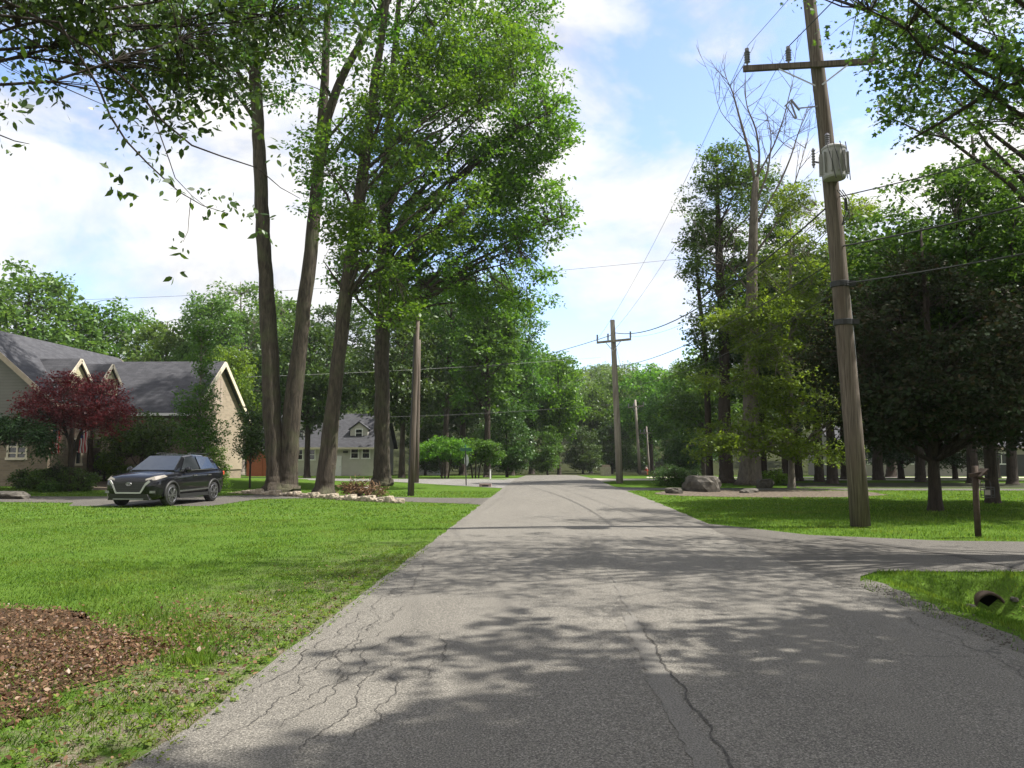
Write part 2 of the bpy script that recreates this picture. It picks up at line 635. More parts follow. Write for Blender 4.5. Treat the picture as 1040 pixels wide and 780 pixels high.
def hgt(x, y):
    x = np.asarray(x, float)
    y = np.asarray(y, float)
    h = -0.016 * np.maximum(0, y - 55) * (1 - sstep(150, 190, y)) - 0.016 * 115 * sstep(150, 190, y)
    far = np.maximum(0, y - 185)
    h = h + .17 * far - .00016 * far ** 2 * (far < 530) - .00016 * (far ** 2) * (far >= 530) * 0
    wide = sstep(20, 60, np.abs(x))
    h = h * 1.0 + wide * .0
    h = h + .55 * np.exp(-(((x + 25) / 9.5) ** 2 + ((y - 43) / 9.0) ** 2))
    ditch = .52 * np.exp(-((x - 5.75 - .05 * (8 - y)) / .75) ** 2) * (1 - sstep(10.55, 11.1, y)) * sstep(4.15, 4.7, x)
    h = h - ditch
    h = h - .24 * np.exp(-((x - 5.78) / .2) ** 2 - ((y - 10.84) / .2) ** 2)
    return h


def hz(x, y):
    return float(hgt(x, y))


def axis_pts(segs):
    out = []
    for a, b, s in segs:
        n = max(1, int(round((b - a) / s)))
        out += list(np.linspace(a, b, n, endpoint=False))
    out.append(segs[-1][1])
    return np.array(out)


XS = axis_pts([(-500, -100, 40), (-100, -40, 6), (-40, -10, 1.0), (-10, 4, .5), (4, 9, .18), (9, 40, 1.0), (40, 100, 6), (100, 500, 40)])
YS = axis_pts([(-40, -2, 4), (-2, 10, .5), (10, 11.5, .15), (11.5, 60, 1.0), (60, 200, 4), (200, 700, 20)])


def sheet_grid(name, xs, ys, mat, dz=0.0):
    gxx, gyy = np.meshgrid(xs, ys)
    hh = hgt(gxx, gyy) + dz
    vs = np.stack([gxx, gyy, hh], -1).reshape(-1, 3)
    nx, ny = len(xs), len(ys)
    i = np.arange((ny - 1) * (nx - 1))
    r, c = i // (nx - 1), i % (nx - 1)
    a = r * nx + c
    f = np.stack([a, a + 1, a + nx + 1, a + nx], -1)
    me = bpy.data.meshes.new(name)
    me.from_pydata(vs.tolist(), [], f.tolist())
    me.materials.append(mat)
    me.polygons.foreach_set('use_smooth', [True] * len(me.polygons))
    o = bpy.data.objects.new(name, me)
    COL.objects.link(o)
    o['kind'] = 'structure'
    return o


ground = sheet_grid('ground', XS, YS, MT['lawn'])


def poly_sheet(name, pts, mat, dz=.006, jit=0.0, sub=0.0, kind='structure', seed=0):
    """Flat outline laid on the terrain, triangulated finely enough to follow it."""
    import bmesh
    P = [Vector((p[0], p[1], 0)) for p in pts]
    if sub:
        Q = []
        for i, a in enumerate(P):
            b = P[(i + 1) % len(P)]
            n = max(1, int((b - a).length / sub))
            for k in range(n):
                q = a.lerp(b, k / n)
                if jit:
                    q = q + Vector((mnoise.noise(Vector((q.x * 2.3, q.y * 2.3, seed))), mnoise.noise(Vector((q.x * 2.3, q.y * 2.3, seed + 9.))), 0)) * jit
                Q.append(q)
        P = Q
    bm = bmesh.new()
    vs = [bm.verts.new(p) for p in P]
    f = bm.faces.new(vs)
    bmesh.ops.triangulate(bm, faces=[f])
    for _ in range(2):
        es = [e for e in bm.edges if e.calc_length() > 4]
        if es:
            bmesh.ops.subdivide_edges(bm, edges=es, cuts=1)
            bmesh.ops.triangulate(bm, faces=bm.faces[:])
    for v in bm.verts:
        v.co.z = hz(v.co.x, v.co.y) + dz
    bmesh.ops.recalc_face_normals(bm, faces=bm.faces)
    me = bpy.data.meshes.new(name)
    bm.to_mesh(me)
    bm.free()
    me.update()
    if me.polygons and me.polygons[0].normal.z < 0:
        me.flip_normals()
    me.materials.append(mat)
    o = bpy.data.objects.new(name, me)
    COL.objects.link(o)
    if kind: o['kind'] = kind
    return o, P


def in_poly(px, py, poly):
    x = np.asarray(px)
    y = np.asarray(py)
    inside = np.zeros(x.shape, bool)
    n = len(poly)
    j = n - 1
    for i in range(n):
        xi, yi = poly[i][0], poly[i][1]
        xj, yj = poly[j][0], poly[j][1]
        cond = ((yi > y) != (yj > y)) & (x < (xj - xi) * (y - yi) / (yj - yi + 1e-12) + xi)
        inside ^= cond
        j = i
    return inside


ROAD_L, ROAD_R = -2.12, 3.82
# main road: its own narrow grid with a gently ragged edge
ry = np.concatenate([YS[(YS >= -40) & (YS <= 62)], np.array([64, 68, 72, 80, 90])])
ry = np.unique(np.concatenate([ry, np.arange(0, 30, .25)]))
mb = MB()
rows = []
for y in ry:
    jl = .06 * mnoise.noise(Vector((y * 1.1, 0, 3))) + .03 * mnoise.noise(Vector((y * 5, 0, 3)))
    jr = .06 * mnoise.noise(Vector((y * 1.1, 5, 3))) + .03 * mnoise.noise(Vector((y * 5, 5, 3)))
    fl = .0
    xl = ROAD_L + jl
    xr = ROAD_R + jr - .35 * sstep(25, 50, y)
    rows.append([Vector((xl + (xr - xl) * t, y, hz(0, y) + .012 + .03 * (1 - (2 * t - 1) ** 2))) for t in np.linspace(0, 1, 7)])
for i in range(len(rows) - 1):
    for k in range(6):
        mb.add([rows[i][k], rows[i][k + 1], rows[i + 1][k + 1], rows[i + 1][k]], [(0, 1, 2, 3)])
road = mb.build('road', MT['asphalt'], smooth=True, recalc=False)
import bmesh as _bm
_b = _bm.new(); _b.from_mesh(road.data); _bm.ops.remove_doubles(_b, verts=_b.verts, dist=.0005); _b.to_mesh(road.data); _b.free()
road['kind'] = 'structure'


def road_z(x, y):
    t = (x - ROAD_L) / (ROAD_R - ROAD_L)
    return hz(0, y) + .012 + .03 * (1 - (2 * t - 1) ** 2)


def arc(c, r, a0, a1, n=8):
    return [(c[0] + r * math.cos(R(a0 + (a1 - a0) * i / n)), c[1] + r * math.sin(R(a0 + (a1 - a0) * i / n))) for i in range(n + 1)]


# cross street to the left, with rounded corners
left_street = [(-1.2, 62)] + [(-2.05, 60.5), (-3.2, 57.5), (-6, 55.6), (-12, 54.8), (-60, 54.2), (-60, 48.6), (-14, 48.8), (-9, 48.2), (-5, 46.3), (-2.9, 43.2), (-2.0, 39.5), (-1.2, 39.5)]
poly_sheet('side_street', left_street, MT['asphalt_side'], .009)
right_street = [(2.9, 48.5), (3.6, 50.2), (5.2, 52.6), (9, 53.4), (60, 54.0), (60, 58.5), (9, 58.2), (5.2, 59), (3.6, 61), (2.9, 62)]
poly_sheet('side_street', right_street, MT['sand'], .009)
# near driveway on the right
drive_r = [(3.0, 9.6), (3.85, 10.1), (4.15, 10.9), (4.6, 11.4), (8, 11.4), (16, 11.3), (45, 11.0), (45, 15.0), (12, 15.1), (7.4, 15.5), (5.3, 16.5), (4.0, 18.8), (3.0, 20.2)]
poly_sheet('driveway', drive_r, MT['asphalt_drive'], .016)
drive_patch = [(5.4, 15.9), (6.0, 14.6), (6.5, 13.0), (6.6, 11.6), (6.75, 11.6), (6.68, 13.1), (6.2, 14.8), (5.65, 15.9)]
poly_sheet('driveway_seam', drive_patch, MT['crack'], .022, .05, .3)
# lane further on the right
lane = [(3.0, 36.2), (3.9, 37.3), (6, 37.9), (50, 38.0), (50, 40.3), (6, 40.2), (3.9, 41), (3.0, 42.6)]
poly_sheet('lane', lane, MT['asphalt_drive'], .009)
# house driveway on the left
drive_l = [(-1.6, 25.6), (-2.6, 26.8), (-5, 27.9), (-8.6, 30.0), (-10.6, 29.4), (-10.7, 25.2), (-15.2, 25.0), (-16.0, 26.6), (-20, 27.0), (-40, 27.4), (-40, 30.6), (-19, 30.0), (-13.6, 30.8), (-11, 32.3), (-8.6, 32.2), (-4.6, 30.6), (-2.4, 30.4), (-1.6, 31.6)]
poly_sheet('driveway', drive_l, MT['asphalt_drive'], .008)
# sunny sandy drive beyond the right-hand trees
poly_sheet('sandy_drive', [(8, 64), (60, 66), (60, 76), (9, 72)], MT['sand'], .012)
# woodland floor beyond the crest and under the right-hand row
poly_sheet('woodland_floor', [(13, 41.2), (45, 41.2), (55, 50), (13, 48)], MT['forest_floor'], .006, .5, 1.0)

# seam and cracks in the road
def ribbon(name, pts, w, mat, dz, wob=.02, step=.06, seed=1, taper=True):
    P = [Vector((p[0], p[1], 0)) for p in pts]
    S = []
    for a, b in zip(P[:-1], P[1:]):
        n = max(1, int((b - a).length / step))
        for k in range(n):
            S.append(a.lerp(b, k / n))
    S.append(P[-1])
    mb = MB()
    vs = []
    for i, p in enumerate(S):
        d = (S[min(i + 1, len(S) - 1)] - S[max(i - 1, 0)]).normalized()
        nrm = Vector((-d.y, d.x, 0))
        q = p + nrm * (wob * mnoise.noise(Vector((p.x * 3 + seed, p.y * 3, 0))) + wob * .5 * mnoise.noise(Vector((p.x * 11 + seed, p.y * 11, 2))))
        ww = w * (.55 + .6 * abs(mnoise.noise(Vector((p.y * 6, seed, 1)))) + .25 * mnoise.noise(Vector((p.y * 25, seed, 1))))
        if taper:
            t = i / (len(S) - 1)
            ww *= min(1, 6 * t + .1, 6 * (1 - t) + .1)
        for s in (-.5, .5):
            e = q + nrm * ww * s
            vs.append((e.x, e.y, road_z(e.x, e.y) + dz))
    fs = [(2 * i, 2 * i + 2, 2 * i + 3, 2 * i + 1) for i in range(len(S) - 1)]
    mb.add(vs, fs)
    o = mb.build(name, mat)
    o['kind'] = 'structure'
    return o


ribbon('road_seam', [(.82, 2.0), (.80, 4.0), (.80, 8.0)], .22, MT['seam'], .004, .03, .1, 2, False)
ribbon('road_crack', [(.95, 2.2), (.93, 4.2), (.91, 5.8), (.86, 7.8)], .020, MT['crack'], .008, .05, .04, 3)
ribbon('road_crack', [(.84, 8.0), (.85, 14), (.86, 30), (.86, 50)], .045, MT['seam'], .004, .03, .2, 4, False)
for k, pts in enumerate([[(-1.9, 4.3), (-1.72, 5.2), (-1.75, 6.2), (-1.6, 7.2), (-1.7, 8.4)],
                         [(-1.55, 4.6), (-1.4, 5.6), (-1.42, 6.6), (-1.15, 7.6)],
                         [(-1.98, 5.0), (-1.9, 6.4), (-1.85, 8.0), (-1.8, 10.2)],
                         [(-1.42, 5.6), (-1.62, 6.3), (-1.7, 6.9)],
                         [(-1.1, 4.4), (-1.0, 5.3), (-1.12, 6.0)],
                         [(-1.8, 8.6), (-1.6, 9.6), (-1.75, 11.2), (-1.6, 13)],
                         [(-1.3, 4.2), (-1.22, 5.0), (-1.3, 5.7), (-1.1, 6.6)], [(-1.65, 5.2), (-1.5, 5.5), (-1.45, 6.0)], [(-1.9, 5.9), (-1.62, 6.5), (-1.45, 7.4)],
                         [(-1.75, 7.2), (-1.5, 7.8), (-1.5, 8.6)], [(-.9, 5.6), (-.82, 6.4), (-.95, 7.2)], [(-1.95, 10), (-1.75, 12), (-1.85, 15)],
                         [(3.45, 5.5), (3.55, 7.5), (3.4, 9.5)]]):
    ribbon('road_crack', pts, .011, MT['crack'], .006, .10, .03, 5 + k)

# gravel edge along the right side
gp = [(3.72, 3.0), (3.76, 9.0), (3.86, 10.3), (4.12, 10.75), (4.2, 10.3), (4.12, 8.5), (4.08, 6.0), (4.1, 3.0)]
poly_sheet('gravel_shoulder', gp, MT['gravel'], .010, .10, .15)
# leaf-mulch beds
MULCH1 = [(-9.5, 4.4), (-3.4, 4.5), (-3.2, 4.9), (-3.25, 5.6), (-3.2, 6.1), (-2.95, 6.5), (-3.05, 6.85), (-3.7, 7.1), (-4.3, 7.7), (-5.0, 8.3), (-6.5, 8.7), (-9.5, 8.9)]
o, MP1 = poly_sheet('mulch_bed', MULCH1, MT['mulch'], .008, .5, .12)
MULCH2 = [at(662, 501, 34).xy, (5.5, 32.2), (8, 31.4), (11.5, 31.6), (14.0, 33.5), (14.5, 37), (10.5, 37.8), (6.5, 37.6), (5.0, 36)]
MULCH2 = [(4.6, 34.0)] + MULCH2[1:]
poly_sheet('mulch_bed', MULCH2, MT['mulch_pale'], .010, .4, .5)
HOUSE_BED = [(-21.4, 36.5), (-19.6, 33.6), (-17.6, 33.8), (-16.4, 36.5), (-16.6, 40.0), (-18.4, 40.4), (-21.4, 40.4)]
poly_sheet('mulch_bed', HOUSE_BED, MT['mulch_pale'], .014, .3, .5)
BED_TREES = [(-13.4, 33.2), (-11.5, 31.9), (-9, 30.6), (-6.6, 28.6), (-5.9, 28.9), (-8.4, 31.5), (-10, 33.6), (-12, 35.4), (-13.4, 34.8)]
poly_sheet('mulch_bed', BED_TREES, MT['mulch_pale'], .014, .2, .5)
NOGRASS = [left_street, right_street, drive_r, lane, drive_l, MULCH2, HOUSE_BED]


# ------------------------------------------------------------------ leaves and trees
def unit(a):
    return a / (np.linalg.norm(a, axis=-1, keepdims=True) + 1e-9)


def leaf_verts(p, n, t, ln, wd, shape='diamond'):
    t = unit(t - n * (t * n).sum(-1, keepdims=True))
    b = np.cross(n, t)
    ln = ln[:, None]
    wd = wd[:, None]
    if shape == 'diamond':
        q = [p, p + t * ln * .45 + b * wd * .5 + n * wd * .12, p + t * ln, p + t * ln * .45 - b * wd * .5 + n * wd * .12]
    elif shape == 'oval':
        q = [p, p + t * ln * .22 + b * wd * .42, p + t * ln * .55 + b * wd * .5 - n * ln * .03, p + t * ln * .85 + b * wd * .2 - n * ln * .10,
             p + t * ln * 1.05 - n * ln * .17,
             p + t * ln * .85 - b * wd * .2 - n * ln * .10, p + t * ln * .55 - b * wd * .5 - n * ln * .03, p + t * ln * .22 - b * wd * .42]
    elif shape == 'maple':
        q = []
        for a, r in ((180, .35), (125, .62), (100, .38), (62, .80), (35, .45), (0, 1.0), (-35, .45), (-62, .80), (-100, .38), (-125, .62)):
            q.append(p + t * ln * (.45 + .62 * r * math.cos(R(a))) + b * wd * .68 * r * math.sin(R(a)) - n * ln * .12 * r * r)
    else:
        raise ValueError
    return np.stack(q, 1).reshape(-1, 3), len(q)


def bez(a, c, b, n):
    t = np.linspace(0, 1, n)[:, None]
    return (1 - t) ** 2 * a + 2 * t * (1 - t) * c + t * t * b


def sample_env(rng, env, n, carve=.0, seed=0, inner=.35, cs=.45):
    """Random points in a union of ellipsoids, more of them towards the outside, with noise-cut gaps."""
    w = np.array([e[2] if len(e) > 2 else e[1][0] * e[1][1] * e[1][2] for e in env], float)
    w /= w.sum()
    out = []
    guard = 0
    while len(out) < n and guard < n * 40:
        guard += 1
        e = env[rng.choice(len(env), p=w)]
        d = rng.normal(size=3)
        d /= np.linalg.norm(d)
        r = (inner ** 3 + (1 - inner ** 3) * rng.random()) ** (1 / 3)
        wob = 1 + .22 * mnoise.noise(Vector(d * 2.2) + Vector((seed, seed * 1.7, 0)))
        p = np.array(e[0]) + d * r * np.array(e[1]) * wob
        if carve and mnoise.noise(Vector(p * cs) + Vector((seed * 3.1, 0, seed))) < carve - .5:
            continue
        out.append(p)
    return np.array(out)


def tree_meshes(seed, trunks, env, n_anchor, per, spray, leaf, zmin=2.0, limbs=18, carve=.35, flat=.35, shape='diamond', droop=.25,
                wfrac=.6, twig_r=.018, trunk_n=12, limb_r=.4, extra_sprays=(), extra_limbs=(), inner=.35, cs=.45, upn=1.0, twigs=True):
    """Returns (wood MB, leaf verts, verts per leaf). Coordinates relative to the tree's base."""
    rng = np.random.default_rng(seed)
    wood = MB()
    tp, tr = [], []                       # samples on trunks for attaching limbs
    for k, (pts, rad) in enumerate(trunks):
        # resample smoothly
        P = np.array([list(p) for p in pts], float)
        Rr = np.array(rad, float)
        s = np.linspace(0, 1, len(P))
        m = max(12, int(P[-1][2] - P[0][2]) * 2)
        s2 = np.linspace(0, 1, m)
        Q = np.stack([np.interp(s2, s, P[:, i]) for i in range(3)], 1)
        for it in range(3):
            Q[1:-1] = (Q[:-2] + 2 * Q[1:-1] + Q[2:]) / 4
        r2 = np.interp(s2, s, Rr)
        Q[1:-1, :2] += rng.normal(size=(m - 2, 2)) * .02 * Rr[0]
        wood.tube(Q, r2.tolist(), trunk_n, wob=.16, seed=seed + k)
        tp.append(Q)
        tr.append(r2)
    TP = np.concatenate(tp)
    TR = np.concatenate(tr)
    attach_p, attach_r = [TP[TP[:, 2] > zmin]], [TR[TP[:, 2] > zmin]]
    tg = sample_env(rng, env, limbs, 0, seed, .55)
    for g in list(tg):
        hd = np.hypot(TP[:, 0] - g[0], TP[:, 1] - g[1])
        want = np.maximum(zmin, g[2] - .75 * hd - .4)
        i = int(np.argmin(np.abs(TP[:, 2] - want) + .25 * hd))
        a = TP[i]
        mid = a + (g - a) * .5 + np.array([0, 0, .12 * np.linalg.norm(g - a)]) + rng.normal(size=3) * .25
        ns = max(6, int(np.linalg.norm(g - a) / .6))
        c = bez(a, mid, g, ns)
        c[1:-1] += rng.normal(size=(ns - 2, 3)) * .05
        r0 = max(.02, TR[i] * limb_r)
        rr = np.linspace(r0, max(.012, r0 * .15), ns)
        wood.tube(c, rr.tolist(), 6)
        attach_p.append(c[1:])
        attach_r.append(rr[1:])
    for pts, rad in extra_limbs:
        Q = np.array([list(p) for p in pts], float)
        wood.tube(Q, list(np.linspace(rad[0], rad[1], len(Q))), 6)
    AP = np.concatenate(attach_p)
    AR = np.concatenate(attach_r)
    anch = sample_env(rng, env, n_anchor, carve, seed, inner, cs)
    for g in (anch if twigs else []):
        d2 = ((AP - g) ** 2).sum(1) + np.where(AP[:, 2] > g[2], 1.0, 0)
        i = int(np.argmin(d2))
        a = AP[i]
        if np.linalg.norm(g - a) > .15:
            mid = (a + g) / 2 + np.array([0, 0, .1 * np.linalg.norm(g - a)]) + rng.normal(size=3) * .08
            ns = 5
            r0 = min(twig_r * 1.4, AR[i] * .7)
            wood.tube(bez(a, mid, g, ns), np.linspace(r0, twig_r * .35, ns).tolist(), 4, cap=False)
    # leaf sprays
    sp = [(g, spray, per) for g in anch] + list(extra_sprays)
    cen = np.concatenate([np.repeat(np.asarray(g, float)[None], int(k), 0) for g, s, k in sp])
    srad = np.concatenate([np.full(int(k), s) for g, s, k in sp])
    n = len(cen)
    off = rng.normal(size=(n, 3))
    off = off / np.linalg.norm(off, axis=1, keepdims=True) * (rng.random((n, 1)) ** .5)
    off[:, 2] *= flat
    # each spray tilts its own way
    key = np.round(cen * 97.3).sum(1)
    tx = np.sin(key * 1.37) * .45
    ty = np.cos(key * 2.11) * .45
    off[:, 2] += off[:, 0] * tx + off[:, 1] * ty
    off[:, 2] -= droop * (off[:, 0] ** 2 + off[:, 1] ** 2)
    p = cen + off * srad[:, None]
    nn = rng.normal(size=(n, 3)) * .75 + np.array([0, 0, upn])
    nn = unit(nn)
    t = off + rng.normal(size=(n, 3)) * .5 + np.array([0, 0, -.25])
    ln = leaf * (.45 + 1.0 * rng.random(n) ** 1.3)
    lv, npv = leaf_verts(p, nn, t, ln, ln * wfrac, shape)
    return wood, lv, npv


def make_tree(name, base, label, cat, group, bark, leafm, **kw):
    root = empty(name, (base[0], base[1], hz(base[0], base[1]) - .03))
    tag(root, label, cat, group)
    wood, lv, npv = tree_meshes(**kw)
    wood.build('trunk', bark, root, smooth=True, recalc=False)
    np_mesh('crown', lv, npv, leafm, root)
    return root


def rel(u, v, Y, base):
    p = at(u, v, Y)
    return (p.x - base[0], p.y - base[1], p.z)


# ---- the tall group on the left lawn
def trunk_path(base, pix, Ys, radii):
    """pix: photo pixels up the trunk."""
    pts = [(*[a - b for a, b in zip(at(u, v, Y).xy, base)], max(-.1, at(u, v, Y).z)) for (u, v), Y in zip(pix, Ys)]
    return pts, radii


def flare(pts, rad):
    """Root flare at the foot."""
    p0, p1 = Vector(pts[0]), Vector(pts[1])
    d = p1 - p0
    k = 1.0 / max(1.0, d.length)
    extra = [tuple(p0), tuple(p0 + d * k * .35), tuple(p0 + d * k * 1.0)]
    return extra + list(pts[1:]), [rad[0] * 1.5, rad[0] * 1.10, rad[0] * .97] + list(rad[1:])


B1 = at(286, 499, 35.0); B1 = (B1.x, 35.0)
t1a = flare(*trunk_path(B1, [(281, 500), (276, 400), (271, 300), (266, 200), (260, 100), (256, 0), (250, -140)], [35] * 7, [.46, .39, .35, .31, .27, .23, .11]))
t1b = flare(*trunk_path(B1, [(291, 500), (297, 420), (308, 320), (319, 220), (327, 130), (332, 40), (335, -120)], [35.1] * 7, [.44, .38, .32, .28, .24, .17, .07]))
t1c = trunk_path(B1, [(326, 140), (345, 80), (375, 30), (405, -20), (430, -110)], [35.1, 34.6, 34, 33.4, 33], [.22, .19, .15, .11, .05])
e = lambda u, v, Y, rx, ry, rz, w=None: ((*[a for a in rel(u, v, Y, BB)],), (rx, ry, rz)) + ((w,) if w else ())
BB = B1
make_tree('deciduous_tree', B1, 'tall double-trunked tree at the left end of the pale stone edging', 'tree', 'tall trees on the left lawn', MT['bark'], MT['leaf_big'],
          seed=3, trunks=[t1a, t1b, t1c],
          env=[e(215, -10, 35, 4.2, 4, 3.6), e(300, -30, 34, 4.5, 4, 4.0), e(360, 60, 33.5, 2.6, 2.6, 2.6), e(325, 180, 34, 1.5, 1.4, 2.2, 7), e(250, 70, 34.5, 2.6, 2.4, 1.5)],
          n_anchor=470, per=44, spray=.72, leaf=.19, zmin=11, limbs=26, carve=.50, limb_r=.36)
B2 = at(330, 503, 32.6); B2 = (B2.x, 32.6)
BB = B2
t2 = flare(*trunk_path(B2, [(329, 503), (340, 400), (350, 310), (362, 220), (372, 150), (381, 80), (392, 10), (405, -120)], [32.6] * 8, [.37, .31, .28, .25, .22, .18, .14, .05]))
make_tree('deciduous_tree', B2, 'slanting single-trunked tall tree just right of the double trunk', 'tree', 'tall trees on the left lawn', MT['bark'], MT['leaf_big'],
          seed=5, trunks=[t2],
          env=[e(425, 75, 32, 2.4, 2.6, 2.6), e(430, 190, 32.5, 2.6, 2.4, 2.8), e(370, 250, 32, 2.0, 1.8, 2.9, 26), e(345, 140, 31, 1.6, 1.5, 2.0, 8), e(395, 300, 31.5, 1.8, 1.6, 1.2, 10), e(480, 60, 33, 2.8, 2.6, 2.6), e(415, -70, 32, 3.4, 3, 2.0)],
          n_anchor=560, per=46, spray=.66, leaf=.18, zmin=8, limbs=28, carve=.50, limb_r=.33)
B3 = at(388, 494, 42.0); B3 = (B3.x, 42.0)
BB = B3
t3 = flare(*trunk_path(B3, [(388, 494), (388, 420), (388, 330), (390, 230), (395, 130), (402, 40), (410, -60)], [42] * 7, [.46, .40, .37, .32, .25, .17, .06]))
make_tree('deciduous_tree', B3, 'broad straight-trunked tall tree nearest the road, rightmost of the left lawn', 'tree', 'tall trees on the left lawn', MT['bark'], MT['leaf_big'],
          seed=8, trunks=[t3],
          env=[e(440, 190, 41, 5.4, 4.6, 4.8), e(490, 110, 40, 4.6, 4.4, 4.4), e(480, 10, 41, 4.8, 4.4, 5.0), e(520, 215, 40, 3.2, 3, 2.6, 40), e(420, 280, 40, 4.5, 4, 2.4), e(510, 290, 40.5, 3.0, 3, 1.5, 22), e(540, 130, 39.5, 2.2, 2.2, 2.4, 20)],
          n_anchor=1750, per=50, spray=.78, leaf=.20, zmin=8, limbs=46, carve=.50, flat=.22, cs=.6)

# ---- tree over the camera's left shoulder: its branches hang into the top left corner
BN = (-7.6, 6.4)
BB = BN


def hang(pix, Ys):
    return [rel(u, v, Y, BN) for (u, v), Y in zip(pix, Ys)]


hb1 = hang([(-160, -60), (-20, 10), (60, 20), (100, 85), (112, 115), (128, 140), (150, 163), (166, 178), (182, 192), (206, 206), (232, 214)],
           [7.0, 7.3, 7.6, 7.9, 8.0, 8.0, 8.0, 8.0, 8.0, 8.0, 8.0])
hb2 = hang([(-160, -70), (20, 5), (90, 45), (140, 90), (165, 120), (195, 145), (225, 156), (262, 168), (285, 188), (305, 199)],
           [7.0, 7.5, 8.0, 8.3, 8.4, 8.4, 8.4, 8.5, 8.6, 8.6])
hb3 = hang([(152, 105), (163, 135), (172, 160), (178, 178), (195, 196), (210, 208)], [8.2] * 6)
hb4 = hang([(194, 198), (192, 218), (191, 232), (186, 243)], [8.0] * 4)
hb5 = hang([(-300, -150), (-90, 40), (-10, 130), (15, 140), (30, 143)], [6.5, 6.8, 7, 7, 7])
hb6 = hang([(-160, -60), (-60, -5), (0, 20), (70, 60), (120, 95)], [7.0, 7.2, 7.5, 8, 8.3])
near_sprays = []
for (u, v, s, k, Y) in [(108, 112, .16, 7, 8), (125, 138, .16, 7, 8), (118, 185, .13, 9, 8), (134, 192, .10, 5, 8), (110, 170, .08, 4, 8), (150, 165, .17, 9, 8),
                        (165, 172, .17, 9, 8), (182, 188, .2, 12, 8), (205, 190, .16, 9, 8), (228, 205, .24, 16, 8), (245, 212, .18, 12, 8), (215, 220, .1, 3, 8),
                        (180, 240, .09, 5, 8), (186, 250, .09, 5, 8), (178, 275, .08, 4, 8), (150, 145, .18, 10, 8.2), (190, 130, .25, 16, 8.4), (215, 120, .25, 16, 8.4),
                        (250, 120, .2, 12, 8.5), (140, 110, .25, 16, 8.3), (20, 95, .3, 26, 7), (25, 70, .3, 26, 7), (8, 110, .22, 14, 7), (3, 148, .12, 7, 7), (28, 143, .07, 3, 7),
                        (285, 150, .22, 13, 8.6), (295, 160, .16, 8, 8.6), (265, 215, .2, 12, 8.5), (270, 235, .14, 8, 8.5), (320, 205, .12, 6, 8.7), (310, 150, .16, 9, 8.7), (262, 232, .1, 5, 8.6)]:
    near_sprays.append((rel(u, v, Y, BN), s, k))
tn = flare([(0, 0, -.1), (.05, .05, 2.5), (.2, .1, 5), (.3, .1, 8), (.3, .1, 12)], [.34, .29, .26, .2, .08])
make_tree('deciduous_tree', BN, 'overhanging tree whose leafy branches hang into the top left corner', 'tree', None, MT['bark_dark'], MT['leaf_near'],
          seed=12, trunks=[tn],
          env=[e(70, -90, 8.2, 2.2, 1.8, 1.1, 6), e(200, -30, 9.0, 1.7, 1.5, .6, 5), e(45, 15, 8.2, .8, .9, .5, 3), e(80, 65, 8.4, .6, .9, .32, 1.6), e(140, 45, 8.8, .8, .9, .42, 2), e(-120, -60, 7.4, 2.0, 2, 1.6, 4), e(215, 80, 9.2, .75, .8, .42, 2),
               e(265, 45, 9.6, .8, .9, .5, 2.2), e(320, 10, 10, .9, 1.0, .55, 2), e(120, 5, 8.6, 1.2, 1.2, .5, 3), e(165, 110, 8.8, .45, .6, .25, .8), ((-2.5, -2.0, 9.5), (3, 3, 2.4), 4)],
          n_anchor=720, per=18, spray=.27, leaf=.088, zmin=4.4, limbs=18, carve=.50, flat=.45, shape='oval', droop=.5, wfrac=.5, twig_r=.005, limb_r=.075,
          extra_sprays=near_sprays, extra_limbs=[(hb1, (.018, .003)), (hb2, (.018, .003)), (hb3, (.007, .003)), (hb4, (.004, .002)), (hb5, (.012, .003)), (hb6, (.016, .005))], cs=1.3, upn=.6)

# ---- maple on the right, its trunk just outside the picture
BM = (12.2, 13.4)
BB = BM
tm = flare([(0, 0, -.1), (-.1, 0, 3), (-.2, .1, 6), (-.2, .2, 10), (-.1, .2, 15)], [.38, .32, .27, .2, .06])
ml1 = [(-.1, 0, 4.4), rel(1045, 75, 13, BM), rel(990, 45, 12.6, BM), rel(955, 22, 12.4, BM), rel(915, -10, 12.2, BM)]
ml2 = [(-.1, 0, 4.0), rel(1040, 80, 13, BM), rel(1000, 95, 12.8, BM), rel(960, 120, 12.6, BM), rel(925, 140, 12.4, BM)]
make_tree('maple_tree', BM, 'green maple whose lobed leaves fill the top right corner behind the transformer pole', 'tree', None, MT['bark_dark'], MT['leaf_maple'],
          seed=21, trunks=[tm],
          env=[e(945, 20, 12.6, 1.35, 1.6, .85, 4), e(1010, 10, 13, 2.0, 2.4, 1.7, 9), e(985, 105, 12.6, 1.2, 1.4, .8, 2.6), e(930, 85, 12.4, .8, 1.0, .55, 1.2), e(1080, 60, 14, 2.6, 2.8, 2.4, 20),
               e(1000, -150, 13, 4.4, 4.4, 3.2, 30), e(1200, -60, 13, 3.5, 4, 3.5, 24), e(930, 170, 12.4, .35, .5, .25, .25), e(900, -60, 12, 1.8, 2.2, 1.4, 6), ((-2, -3.0, 10), (3, 2, 3.0), 8)],
          n_anchor=760, per=30, spray=.34, leaf=.10, zmin=3.2, limbs=40, carve=.47, flat=.4, shape='maple', wfrac=1.0, twig_r=.008, limb_r=.22,
          extra_limbs=[(ml1, (.09, .02)), (ml2, (.07, .015))], cs=.7)

